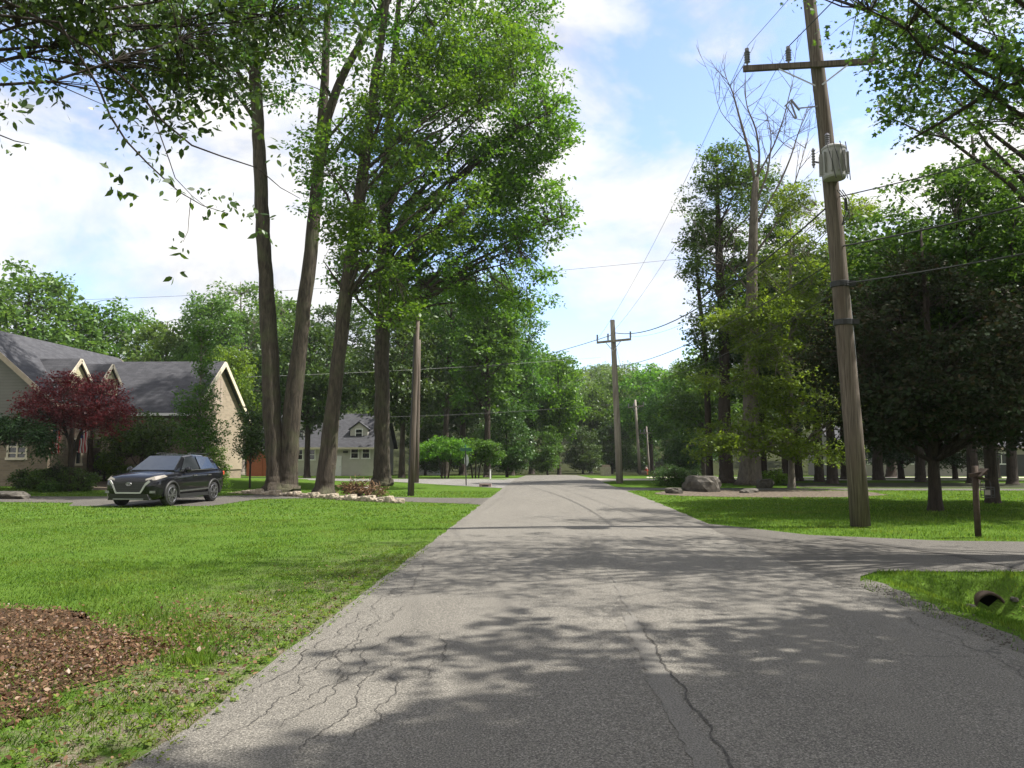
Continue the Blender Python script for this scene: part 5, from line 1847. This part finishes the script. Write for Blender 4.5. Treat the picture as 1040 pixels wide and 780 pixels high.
# ------------------------------------------------------------------ parked car
def car():
    cx, cy = -12.72, 26.6
    root = empty('car', (cx, cy, hz(cx, cy) + .01), -PI / 2 - R(5))
    # local +X is the car's forward (world -Y after the turn); local +Y its left side (world +X)
    tag(root, 'black compact SUV with chrome-edged grille parked on the left driveway', 'car')
    k = [
        # l,     halfw, zbot, zshoulder, ztop
        (2.235, .62, .34, .66, .74),
        (2.20, .74, .26, .74, .84),
        (2.10, .83, .22, .80, .93),
        (1.95, .885, .21, .84, .985),
        (1.60, .92, .22, .90, 1.035),
        (1.20, .925, .23, .94, 1.075),
        (.90, .925, .24, .96, 1.10),
        (.30, .925, .24, .98, 1.10),
        (-.60, .925, .24, 1.0, 1.11),
        (-1.30, .925, .24, 1.03, 1.13),
        (-1.80, .91, .26, 1.05, 1.13),
        (-2.08, .86, .30, 1.05, 1.12),
        (-2.20, .80, .36, 1.0, 1.06),
        (-2.24, .70, .42, .9, .98)]
    mb = MB()
    n = 0
    rows = []
    for l, w, zb, zs, zt in k:
        half = [(0, zb), (w * .80, zb), (w * .96, zb + .09), (w * 1.0, zb + .26), (w * .985, (zb + zs) / 2 + .12), (w * 1.0, zs - .06), (w * .965, zs + .02), (w * .86, zt - .03), (w * .5, zt), (0, zt + .012)]
        ring = [Vector((l, y, z)) for y, z in half] + [Vector((l, -y, z)) for y, z in half[-2:0:-1]]
        rows.append(ring)
    m_ = len(rows[0])
    vs = [p for r in rows for p in r]
    fs = []
    for i in range(len(rows) - 1):
        for j in range(m_):
            j2 = (j + 1) % m_
            fs.append((i * m_ + j, i * m_ + j2, (i + 1) * m_ + j2, (i + 1) * m_ + j))
    fs.append(tuple(range(m_)))
    fs.append(tuple((len(rows) - 1) * m_ + j for j in range(m_)))
    mb.add(vs, fs)
    mb.build('body', MT['paint'], root, smooth=True)
    # cabin: pillars and roof as one black shell
    c = [(1.02, .80, 1.085, .80, 1.09), (.22, .84, 1.08, .61, 1.575), (-.35, .86, 1.09, .60, 1.635), (-1.1, .855, 1.11, .585, 1.615), (-1.75, .83, 1.12, .55, 1.525), (-2.16, .76, 1.10, .66, 1.12)]
    rows = []
    for l, w0, z0, w1, z1 in c:
        half = [(0, z0 - .05), (w0, z0 - .05), (w0, z0), (w0 + (w1 - w0) * .5, z0 + (z1 - z0) * .52), (w1, z1 - .02 * (z1 - z0) * 4), (w1 * .86, z1), (0, z1 + .02)]
        rows.append([Vector((l, y, z)) for y, z in half] + [Vector((l, -y, z)) for y, z in half[-2:0:-1]])
    m_ = len(rows[0])
    vs = [p for r in rows for p in r]
    fs = []
    for i in range(len(rows) - 1):
        for j in range(m_):
            j2 = (j + 1) % m_
            fs.append((i * m_ + j, i * m_ + j2, (i + 1) * m_ + j2, (i + 1) * m_ + j))
    fs.append(tuple(range(m_))); fs.append(tuple((len(rows) - 1) * m_ + j for j in range(m_)))
    mb = MB(); mb.add(vs, fs)
    mb.build('cabin', MT['paint'], root, smooth=False)

    def panel(name, quad, mat, off=.012, parent=root, n=4):
        q = [Vector(p) for p in quad]
        nn = (q[1] - q[0]).cross(q[3] - q[0]).normalized()
        ctr = sum(q, Vector()) / 4
        if nn.dot(ctr - Vector((-.4, 0, .9))) < 0: nn = -nn
        m = MB(); m.add([p + nn * off for p in q] + [p - nn * .01 for p in q], [(0, 1, 2, 3), (7, 6, 5, 4), (0, 4, 5, 1), (1, 5, 6, 2), (2, 6, 7, 3), (3, 7, 4, 0)])
        return m.build(name, mat, parent)

    panel('windshield', [(.98, .74, 1.11), (.98, -.74, 1.11), (.25, -.56, 1.565), (.25, .56, 1.565)], MT['windshield'], .028)
    panel('rear_window', [(-1.80, .5, 1.50), (-1.80, -.5, 1.50), (-2.12, -.62, 1.18), (-2.12, .62, 1.18)], MT['glass'], .02)
    for s in (1, -1):
        panel('side_window', [(.70, s * .825, 1.13), (-.38, s * .862, 1.13), (-.38, s * .645, 1.57), (.22, s * .655, 1.53)], MT['glass'], .012)
        panel('side_window', [(-.46, s * .862, 1.13), (-1.42, s * .845, 1.16), (-1.30, s * .635, 1.545), (-.46, s * .645, 1.57)], MT['glass'], .012)
        # chrome strip under the windows and lower door trim
        m = MB(); m.bar((.78, s * .872, 1.105), (-1.45, s * .868, 1.135), .012, .02); m.build('window_trim', MT['chrome'], root)
        m = MB(); m.bar((.95, s * .937, .45), (-.92, s * .937, .48), .02, .05); m.build('door_moulding', MT['rim'], root)
        m = MB(); m.bar((.95, s * .93, .30), (-.92, s * .93, .30), .03, .12); m.build('sill_cladding', MT['black_plastic'], root)
        for l in (.1, -.85):
            m = MB(); m.bar((l, s * .94, .93), (l - .2, s * .94, .94), .03, .03); m.build('door_handle', MT['chrome'], root)
        m = MB(); m.lathe([(.001, -.09), (.08, -.08), (.11, 0), (.09, .07), (.001, .08)], (.62, s * 1.02, 1.13), 10, 'X'); m.bar((.6, s * .85, 1.10), (.6, s * .98, 1.11), .06, .04)
        m.build('mirror', MT['paint'], root, smooth=True)
        # headlight sweeping back into the wing
        hl = MB()
        hl.add([(2.185, s * .50, .80), (2.10, s * .80, .83), (1.66, s * .925, .93), (1.74, s * .875, .99), (2.05, s * .72, .945), (2.16, s * .5, .87)],
               [(0, 1, 5), (1, 4, 5), (1, 2, 3, 4)])
        hb = [Vector(v) + Vector((.022, s * .012, .004)) for v in hl.v]
        hl2 = MB(); hl2.add(hb, hl.f); hl2.build('headlight', MT['lamp_glass'], root)
        m = MB(); m.box((2.165, s * .70, .47), (.1, .22, .07)); m.build('fog_light', MT['rim'], root)
        m = MB(); m.bar((2.20, s * .58, .39), (2.10, s * .80, .42), .03, .025); m.build('fog_trim', MT['chrome'], root)
        for l, lab in ((1.36, 'front'), (-1.32, 'rear')):
            w = empty('wheel', (l, s * .80, .355))
            w.parent = root
            t = MB()
            t.lathe([(.22, -.115), (.31, -.12), (.345, -.095), (.355, -.05), (.355, .05), (.345, .095), (.31, .12), (.22, .115)], (0, 0, 0), 32, 'Y')
            t.build('tyre', MT['tyre'], w, smooth=True)
            rm = MB()
            for a in range(10):
                an = 2 * PI * a / 10 + (.11 if a % 2 else -.11)
                rm.bar((math.cos(an) * .05, s * .125, math.sin(an) * .05), (math.cos(an) * .245, s * .125, math.sin(an) * .245), .03, .03)
            pr = [(.215, .118), (.25, .122), (.255, .128), (.235, .13)]
            rm.lathe([(.001, s * .115), (.05, s * .12), (.05, s * .142), (.001, s * .145)], (0, 0, 0), 14, 'Y')
            ring = MB()
            ang = [2 * PI * q / 28 for q in range(29)]
            ring.tube([(math.cos(x) * .24, s * .122, math.sin(x) * .24) for x in ang], .016, 6, cap=False)
            rm.add(ring.v, ring.f)
            rm.build('rim', MT['rim'], w)
            # arch cladding round the wheel
            ar = MB()
            ang = [PI * (-.06 + 1.12 * q / 18) for q in range(19)]
            ar.tube([(l + math.cos(x) * .405, s * .915, .355 + math.sin(x) * .405) for x in ang], .045, 8)
            ar.build('wheel_arch', MT['black_plastic'], root, smooth=True)
    # nose: grille, chrome, bumper, emblem
    gr = MB()
    gr.add([(2.232, .56, .79), (2.232, -.56, .79), (2.262, -.40, .46), (2.262, .40, .46), (2.15, .60, .79), (2.15, -.60, .79), (2.15, -.42, .46), (2.15, .42, .46)],
           [(0, 3, 2, 1), (0, 1, 5, 4), (1, 2, 6, 5), (2, 3, 7, 6), (3, 0, 4, 7)])
    g = gr.build('grille', MT['black_plastic'], root)
    m = MB()
    for q in range(1, 6):
        z = .46 + .33 * q / 6
        w = .40 + .16 * q / 6 - .03
        m.bar((2.27 - .03 * q / 6, -w, z), (2.27 - .03 * q / 6, w, z), .014, .012)
    m.build('grille_bar', MT['dark_metal'], g)
    m = MB()
    m.bar((2.272, .42, .445), (2.272, -.42, .445), .03, .045)
    for s in (1, -1):
        m.bar((2.272, s * .41, .455), (2.25, s * .545, .70), .03, .05)
        m.bar((2.25, s * .545, .70), (2.20, s * .66, .81), .03, .07)
    m.build('chrome_frame', MT['chrome'], g)
    m = MB()
    ang = [2 * PI * q / 20 for q in range(21)]
    m.tube([(2.262, math.cos(x) * .088, .715 + math.sin(x) * .046) for x in ang], .008, 5, cap=False)
    m.bar((2.262, -.035, .685), (2.262, -.020, .745), .012, .012)
    m.bar((2.262, .035, .745), (2.262, .020, .685), .012, .012)
    m.bar((2.262, -.030, .712), (2.262, .030, .718), .012, .012)
    m.build('emblem', MT['chrome'], g)
    m = MB(); m.add([(2.262, .62, .40), (2.262, -.62, .40), (2.235, -.70, .22), (2.235, .70, .22), (2.0, .7, .40), (2.0, -.7, .40), (2.0, -.7, .22), (2.0, .7, .22)],
                    [(0, 3, 2, 1), (0, 1, 5, 4), (1, 2, 6, 5), (2, 3, 7, 6), (3, 0, 4, 7)])
    bmp = m.build('lower_bumper', MT['black_plastic'], root)
    m = MB(); m.bar((2.262, .5, .255), (2.262, -.5, .255), .03, .035); m.build('skid_trim', MT['rim'], bmp)
    for y in (.45, -.05):
        m = MB(); m.bar((1.00, y, 1.115), (.86, y - .52, 1.20), .02, .018); m.build('wiper', MT['black_plastic'], root)
    for s in (1, -1):
        m = MB(); m.tube([(-.1, s * .57, 1.655), (-.3, s * .57, 1.68), (-1.3, s * .555, 1.665), (-1.55, s * .55, 1.625)], .016, 6); m.build('roof_rail', MT['black_plastic'], root)
        m = MB(); m.box((-2.16, s * .70, .98), (.12, .26, .13)); m.build('tail_light', MT['red_paint'], root)


car()


# ------------------------------------------------------------------ small roadside things
def sign_post():
    Y = 16.2
    b = at(993.5, 543, Y)
    root = empty('sign_post', (b.x, Y, hz(b.x, Y)))
    tag(root, 'dark wooden post with a small hanging wire-framed sign at the driveway', 'sign post')
    b2 = (b.x, Y)
    P = lambda u, v, dy=0.: Vector(rel(u, v, Y + dy, b2))
    m = MB(); m.tube([P(993.5, 545), P(991.5, 510), P(990, 473)], [.062, .06, .058], 8)
    m.build('post', MT['dark_wood'], root, smooth=True)
    m = MB(); m.bar(P(984, 483, -.07), P(1002, 480, -.07), .05, .07); m.build('arm', MT['dark_wood'], root)
    m = MB()
    m.bar(P(992, 484, -.05), P(1000, 476, -.05), .3, .02)
    m.bar(P(992, 484, -.05), P(1000, 487, -.05), .26, .03)
    m.build('rough_bracket', MT['dark_wood'], root)
    fr = MB()
    x0, x1, z0, z1 = P(994.5, 500).x, P(1008.5, 500).x, P(1000, 505).z, P(1000, 495).z
    for z in (z0, z1, (z0 + z1) / 2 + .055, (z0 + z1) / 2 - .055):
        fr.bar((x0, -.06, z), (x1, -.06, z), .015, .014)
    for k in (0, 1, 3, 4):
        x = x0 + (x1 - x0) * k / 4
        fr.bar((x, -.06, z0), (x, -.06, z1), .012, .012)
    for k in (1, 3):
        x = x0 + (x1 - x0) * k / 4
        fr.tube([(x, -.06, z1), (x - .02, -.065, z1 + .12)], .006, 4)
    f = fr.build('sign_frame', MT['dark_metal'], root)
    pl = MB(); pl.box(((x0 + x1) / 2, -.045, (z0 + z1) / 2), ((x1 - x0) * .42, .01, (z1 - z0) * .5)); pl.build('sign_plate', MT['concrete'], f)


sign_post()


def street_sign():
    Y = 43.0
    b = at(473.5, 494, Y)
    root = empty('street_sign', (b.x, Y, hz(b.x, Y)))
    tag(root, 'thin dark post with green street name blades at the side street corner', 'street sign')
    H = zz(457, Y) - hz(b.x, Y)
    m = MB(); m.tube([(0, 0, -.1), (-.05, 0, H)], .03, 8); m.build('post', MT['dark_metal'], root)
    m = MB(); m.box((-.02, 0, H + .02), (.62, .02, .17)); m.build('name_blade', MT['green_sign'], root)
    m = MB(); m.box((-.05, 0, H + .2), (.02, .55, .16)); m.build('name_blade', MT['green_sign'], root)
    # a sign seen almost edge-on from behind
    m = MB()
    pts = [(math.cos(R(22.5 + 45 * i)) * .33, math.sin(R(22.5 + 45 * i)) * .33) for i in range(8)]
    m.prism([(a * .38, c + H - .55) for a, c in pts], 'Y', .04, .06)
    m.build('sign_back', MT['galv'], root)


street_sign()
# concrete inlet with a dark mouth
b = at(493, 494.5, 41.5)
inlet = empty('drain_culvert', (b.x, 41.5, hz(b.x, 41.5)))
tag(inlet, 'low pinkish stone culvert head with a dark opening beside the side street', 'culvert')
m = MB(); m.box((0, 0, .13), (.62, .3, .07)); m.box((-.24, 0, .05), (.14, .3, .1)); m.box((.24, 0, .05), (.14, .3, .1)); m.build('slab', MT['pink_stone'], inlet)
m = MB(); m.box((0, .06, .04), (.34, .1, .1)); m.build('opening', MT['black_plastic'], inlet)
b = at(492.5, 487, 52)
mk = empty('marker_post', (b.x, 57.0, hz(b.x, 57)))
tag(mk, 'short white marker post across the side street', 'marker post')
m = MB(); m.tube([(0, 0, -.1), (0, 0, .62)], [.05, .045], 8); m.build('post', MT['white'], mk)
m = MB(); m.tube([(0, 0, .62), (0, 0, .7)], [.058, .05], 8); m.build('cap', MT['galv'], mk)
b = at(606, 484, 76)
# far pale block and hydrant beyond the crest
sx = gx(615, 82)
pb = empty('stone_pillar_box', (sx, 82, hz(sx, 82)))
tag(pb, 'low pale stone block with a dark cap left of the middle utility pole', 'stone block')
m = MB(); m.box((0, 0, .45), (1.05, .6, .9)); m.build('block', MT['sand'], pb)
m = MB(); m.box((.05, 0, 1.0), (.8, .5, .22)); m.build('cap', MT['pink_stone'], pb)
sx = gx(656.5, 104)
hy = empty('hydrant', (sx, 104, hz(sx, 104)))
tag(hy, 'small red hydrant with a pale top between the two far poles', 'hydrant')
m = MB(); m.lathe([(.2, 0), (.2, .08), (.15, .1), (.15, .6), (.19, .62), (.19, .7)], (0, 0, 0), 12); m.lathe([(.07, -.28), (.07, .28)], (0, 0, .45), 8, 'X'); m.build('barrel', MT['red_paint'], hy)
m = MB(); m.lathe([(.18, .7), (.15, .85), (.06, .95), (.001, 1.0)], (0, 0, 0), 12); m.build('cap', MT['pink_stone'], hy)
sx = gx(653, 100)
rock('stone', (sx, 100), (.55, .35, .4), MT['rock_pale'], 61, 'white painted stone at the foot of the far left pole', 'stone')
# mailbox-like post near sapling? kept out: nothing more is legible there

# culvert pipe under the near driveway
cv = empty('culvert_pipe', (5.78, 11.15, -.38))
tag(cv, 'dark corrugated culvert pipe mouth in the right-hand ditch', 'culvert pipe')
m = MB()
pr = []
for k in range(13):
    y = -.32 + k * .1
    pr.append((.205 + (.012 if k % 2 else 0), y))
for k in range(12, -1, -1):
    pr.append((.175, -.32 + k * .1))
vs = []
m2 = MB()
n = 22
rows = []
for r_, y in pr:
    rows.append([(math.cos(2 * PI * j / n) * r_, y, math.sin(2 * PI * j / n) * r_) for j in range(n)])
vs = [p for r_ in rows for p in r_]
fs = []
for i in range(len(rows)):
    i2 = (i + 1) % len(rows)
    for j in range(n):
        j2 = (j + 1) % n
        fs.append((i * n + j, i * n + j2, i2 * n + j2, i2 * n + j))
m.add(vs, fs)
m.build('pipe', MT['dark_wood'], cv, smooth=True)
m = MB(); m.lathe([(.001, -.25), (.173, -.25), (.173, -.21), (.001, -.21)], (0, 0, 0), 22, 'Y'); m.build('pipe_shade', MT['pitch'], cv)  # black disc painted as the shade inside the pipe
for i, (x, y, s) in enumerate([(5.48, 10.76, .07), (6.05, 10.78, .06)]):
    rock('stone', (x, y), (s, s * .8, s * .6), MT['rock'], 70 + i, 'small grey stone beside the culvert mouth', 'stone', 'stones by the culvert', .3)


# ------------------------------------------------------------------ grass blades, litter, pebbles
def blades():
    rng = np.random.default_rng(99)
    segs = []

    def band(x0, x1, y0, y1, dens, h, w, lean=.45):
        n = int((x1 - x0) * (y1 - y0) * dens)
        x = rng.uniform(x0, x1, n)
        y = rng.uniform(y0, y1, n)
        # only what the camera could see, with a margin for a step aside
        ang = (x + 0.0) / np.maximum(y, .5)
        keep = (ang > -.98) & (ang < .86)
        keep &= ~((x > ROAD_L + .02) & (x < ROAD_R - .02))
        keep &= ~((np.abs(x - 5.8) < .24) & (y > 10.25) & (y < 10.95))
        for poly in NOGRASS:
            keep &= ~in_poly(x, y, poly)
        mul = in_poly(x, y, MULCH1)
        mnz = np.array([mnoise.noise(Vector((a * 1.6, b * 1.6, 14))) for a, b in zip(x, y)])
        keep &= ~(mul & (rng.random(n) < np.clip(.97 - 1.6 * np.clip(mnz - .1, 0, 1) - .7 * np.clip(x + 4.1, 0, 1), .15, 1)))
        keep &= ~((x > 3.75) & (x < 4.28) & (y < 10.4) & (rng.random(n) < .85))
        # patchy density
        nz = np.array([mnoise.noise(Vector((a * .9, b * .9, 4))) for a, b in zip(x, y)])
        edge = np.clip((ROAD_L - x) / 1.4, 0, 1)
        thin = np.where((x < ROAD_L) & (y < 14), (.34 + .66 * edge) if y0 < 7 else (.45 + .55 * edge), 1.0)
        keep &= rng.random(n) < np.clip(.75 + nz * .8, .12, 1) * thin
        x, y, nz = x[keep], y[keep], nz[keep]
        m = len(x)
        z = hgt(x, y)
        hh = h * rng.uniform(.5, 1.25, m) * (1 + .35 * nz)
        a = rng.uniform(0, 2 * PI, m)
        t = np.stack([np.cos(a), np.sin(a), np.zeros(m)], 1)
        d = np.stack([-np.sin(a), np.cos(a), np.zeros(m)], 1) * (lean * rng.uniform(.2, 1.4, m))[:, None] * hh[:, None]
        ww = (w * rng.uniform(.6, 1.3, m))[:, None]
        p = np.stack([x, y, z - .004], 1)
        up = np.stack([np.zeros(m), np.zeros(m), hh], 1)
        q = [p - t * ww * .5, p + t * ww * .5, p + t * ww * .35 + up * .6 + d * .35, p + up + d, p - t * ww * .35 + up * .6 + d * .35]
        segs.append(np.stack(q, 1).reshape(-1, 3))

    band(-7, ROAD_L + .1, 3.2, 7.5, 2700, .036, .006, .8)
    band(-10, ROAD_L + .1, 7.5, 12, 1500, .034, .008, .7)
    band(-18, ROAD_L + .06, 12, 20, 480, .036, .013, .7)
    band(-28, ROAD_L + .04, 20, 36, 150, .042, .03, .8)
    band(3.8, 11, 4.5, 12, 1900, .055, .007)
    band(3.8, 18, 15, 24, 380, .050, .014)
    band(3.8, 30, 24, 38, 130, .042, .03, .8)
    v = np.concatenate(segs)
    o = np_mesh('grass', v, 5, MT['grass_blade'])
    tag(o, 'mown green grass on the verges and lawns', 'grass', None, 'stuff')
    # taller tufts at the bed edge
    segs.clear()
    for (tx, ty, k, r, hh_) in [(-3.0, 6.9, 260, .22, .08), (-3.5, 7.5, 300, .28, .09), (-3.9, 7.9, 200, .22, .12), (-2.75, 6.2, 300, .12, .11), (-4.1, 4.6, 500, .25, .13), (-4.2, 4.7, 260, .25, .12), (-5.2, 9.1, 200, .3, .12), (-3.3, 8.6, 160, .25, .10), (-4.4, 5.9, 60, .1, .08)]:
        x = tx + rng.normal(size=k) * r
        y = ty + rng.normal(size=k) * r * .7
        a = rng.uniform(0, 2 * PI, k)
        z = hgt(x, y)
        h = hh_ * rng.uniform(.5, 1.2, k)
        t = np.stack([np.cos(a), np.sin(a), np.zeros(k)], 1)
        d = np.stack([np.cos(a * 3 + 1), np.sin(a * 3 + 1), np.zeros(k)], 1) * (h * rng.uniform(.2, .8, k))[:, None]
        w = .007
        p = np.stack([x, y, z], 1)
        up = np.stack([0 * h, 0 * h, h], 1)
        segs.append(np.stack([p - t * w * .5, p + t * w * .5, p + t * w * .35 + up * .6 + d * .35, p + up + d, p - t * w * .35 + up * .6 + d * .35], 1).reshape(-1, 3))
    o = np_mesh('grass_tufts', np.concatenate(segs), 5, MT['grass_blade'])
    tag(o, 'longer grass tufts around the leaf mulch bed', 'grass', None, 'stuff')


blades()


def litter():
    rng = np.random.default_rng(41)
    P = []
    n = 20000
    x = rng.uniform(-7.5, -3.0, n); y = rng.uniform(4.4, 9.2, n)
    k = in_poly(x, y, MULCH1)
    P.append(np.stack([x[k], y[k]], 1))
    # strays along the verge
    n = 1500
    x = ROAD_L - np.abs(rng.normal(size=n)) * .8 - .05; y = rng.uniform(4, 13, n)
    nz = np.array([mnoise.noise(Vector((a * 1.3, b_ * 1.3, 8))) for a, b_ in zip(x, y)])
    k = nz > .08
    P.append(np.stack([x[k], y[k]], 1))
    n = 5200
    x = rng.normal(-3.5, .65, n); y = rng.normal(6.5, 1.1, n)
    k = x < ROAD_L
    P.append(np.stack([x[k], y[k]], 1))
    n = 260
    x = rng.uniform(5.9, 8.5, n); y = rng.uniform(9.6, 10.9, n)
    P.append(np.stack([x, y], 1))
    q = np.concatenate(P)
    m = len(q)
    p = np.stack([q[:, 0], q[:, 1], hgt(q[:, 0], q[:, 1]) + .012 + rng.uniform(0, .025, m)], 1)
    nn = unit(rng.normal(size=(m, 3)) * .6 + np.array([0, 0, 1.0]))
    ln = rng.uniform(.016, .055, m) * rng.uniform(.5, 1.0, m)
    lv, kk = leaf_verts(p, nn, rng.normal(size=(m, 3)), ln, ln * rng.uniform(.3, .75, m), 'oval')
    o = np_mesh('leaf_litter', lv, kk, MT['litter'])
    tag(o, 'dry brown leaves scattered over the mulch bed and verge', 'fallen leaves', None, 'stuff')
    # clover-like weeds along the left verge
    n = 7000
    x = ROAD_L - np.abs(rng.normal(size=n)) * .6 + .06; y = rng.uniform(3.6, 14, n)
    cx = np.round(x * 5) / 5 + .02 * rng.normal(size=n); cy = np.round(y * 4) / 4 + .02 * rng.normal(size=n)
    x = .35 * x + .65 * cx; y = .35 * y + .65 * cy
    m = n
    p = np.stack([x, y, hgt(x, y) + rng.uniform(.015, .05, m)], 1)
    nn = unit(rng.normal(size=(m, 3)) * .4 + np.array([0, 0, 1.0]))
    ln = rng.uniform(.014, .036, m)
    lv, kk = leaf_verts(p, nn, rng.normal(size=(m, 3)), ln, ln * .75)
    o = np_mesh('verge_weeds', lv, kk, MT['grass_blade'])
    tag(o, 'low leafy weeds creeping over the left road edge', 'weeds', None, 'stuff')


litter()


def pebbles():
    rng = np.random.default_rng(17)
    mb = MB()
    for i in range(900):
        y = rng.uniform(4, 10.3)
        x = rng.normal(4.0, .13)
        if i < 90:
            x = ROAD_L - abs(rng.normal()) * .4; y = rng.uniform(4, 8)
        s = rng.uniform(.005, .014)
        z = hz(x, y) + .01 + s * .3
        vs = [Vector((sx_ * s * rng.uniform(.7, 1.2), sy_ * s * rng.uniform(.7, 1.2), sz_ * s * .6)) for sx_, sy_, sz_ in ((1, 0, 0), (-1, 0, 0), (0, 1, 0), (0, -1, 0), (0, 0, 1), (0, 0, -1))]
        mb.add([v + Vector((x, y, z)) for v in vs], [(0, 2, 4), (2, 1, 4), (1, 3, 4), (3, 0, 4), (2, 0, 5), (1, 2, 5), (3, 1, 5), (0, 3, 5)])
    o = mb.build('gravel', MT['rock'])
    tag(o, 'loose grey gravel along the road edges', 'gravel', None, 'stuff')


pebbles()

# ------------------------------------------------------------------ light, sky
SUN_EL = 55.0
SUN_DIR = Vector((.97, .10, 0)).normalized()         # towards the sun, on the ground plan
sd = Vector((SUN_DIR.x * math.cos(R(SUN_EL)), SUN_DIR.y * math.cos(R(SUN_EL)), math.sin(R(SUN_EL))))
sun = bpy.data.lights.new('sun', 'SUN')
sun.energy = 4.3
sun.angle = R(.55)
sun.color = (1.0, .96, .89)
so = bpy.data.objects.new('sun', sun)
COL.objects.link(so)
so.rotation_euler = (-sd).to_track_quat('-Z', 'Y').to_euler()
so.location = (30, 20, 60)

world = bpy.data.worlds.new('World')
SC.world = world
world.use_nodes = True
nt = world.node_tree
for nd in list(nt.nodes):
    nt.nodes.remove(nd)
wo = nt.nodes.new('ShaderNodeOutputWorld')
bg = nt.nodes.new('ShaderNodeBackground')
bg.inputs['Strength'].default_value = .15
sky = nt.nodes.new('ShaderNodeTexSky')
sky.sky_type = 'NISHITA'
sky.sun_disc = False
sky.sun_elevation = R(SUN_EL)
sky.sun_rotation = math.atan2(sd.x, sd.y)
sky.air_density = 1.0
sky.dust_density = 1.2
sky.ozone_density = 1.2
tc = nt.nodes.new('ShaderNodeTexCoord')
v1 = mapping(nt, tc.outputs['Generated'], (1, 1, 1.9), (0, 0, R(20)), (5.2, 1.4, 2.2))
c1 = noise(nt, v1, 1.9, 9, .56, .25)  # cumulus
v2 = mapping(nt, tc.outputs['Generated'], (1, 1, 1.6), (0, 0, 0), (4.3, 1.9, .6))
c2 = noise(nt, v2, 5.0, 8, .6, .3)
cl = math_n(nt, 'ADD', math_n(nt, 'MULTIPLY', c1, .72), math_n(nt, 'MULTIPLY', c2, .28))
mask = ramp(nt, cl, [(.455, (0.0,) * 3), (.505, (.6,) * 3), (.55, (.9,) * 3), (.63, (1,) * 3)])
shade = ramp(nt, c2, [(.38, (2.35, 2.33, 2.33)), (.47, (2.9, 2.85, 2.76)), (.58, (3.4, 3.3, 3.14))])
sep = nt.nodes.new('ShaderNodeSeparateXYZ')
L(nt, tc.outputs['Generated'], sep.inputs[0])
added_cloud = math_n(nt, 'MULTIPLY', math_n(nt, 'SUBTRACT', .15, sep.outputs['Y']), 2.5, True)  # unseen cloud cover added behind the camera to warm the ambient light
mask = mix(nt, added_cloud, mask, (.92, .92, .92))
skyb = mix(nt, 1.0, sky.outputs['Color'], (.82, .82, .90), 'MULTIPLY')
skyb.node.clamp_result = False
col = mix(nt, mask, skyb, shade)
L(nt, col, bg.inputs['Color'])
L(nt, bg.outputs[0], wo.inputs['Surface'])

# ------------------------------------------------------------------ thin summer haze
hm, hnt, hout = nmat('haze')
pv = hnt.nodes.new('ShaderNodeVolumePrincipled')
pv.inputs['Color'].default_value = (.90, .93, .96, 1)
pv.inputs['Density'].default_value = .00018
pv.inputs['Anisotropy'].default_value = .2
L(hnt, pv.outputs['Volume'], hout.inputs['Volume'])
m = MB(); m.box((0, 330, 29.5), (1040, 780, 66))
ho = m.build('haze', hm)
tag(ho, 'thin summer haze over the whole scene', 'haze', None, 'stuff')

# ------------------------------------------------------------------ render settings
SC.view_settings.view_transform = 'Standard'
SC.view_settings.look = 'None'
SC.view_settings.exposure = 1.22
SC.view_settings.gamma = 1.0
SC.view_settings.use_curve_mapping = False
SC.cycles.max_bounces = 9
SC.cycles.diffuse_bounces = 6
SC.cycles.glossy_bounces = 2
SC.cycles.transmission_bounces = 3
SC.cycles.transparent_max_bounces = 4
SC.cycles.use_denoising = True
try:
    SC.cycles.denoiser = 'OPENIMAGEDENOISE'
except Exception:
    pass
SC.cycles.caustics_reflective = False
SC.cycles.caustics_refractive = False
SC.cycles.sample_clamp_indirect = 6.0
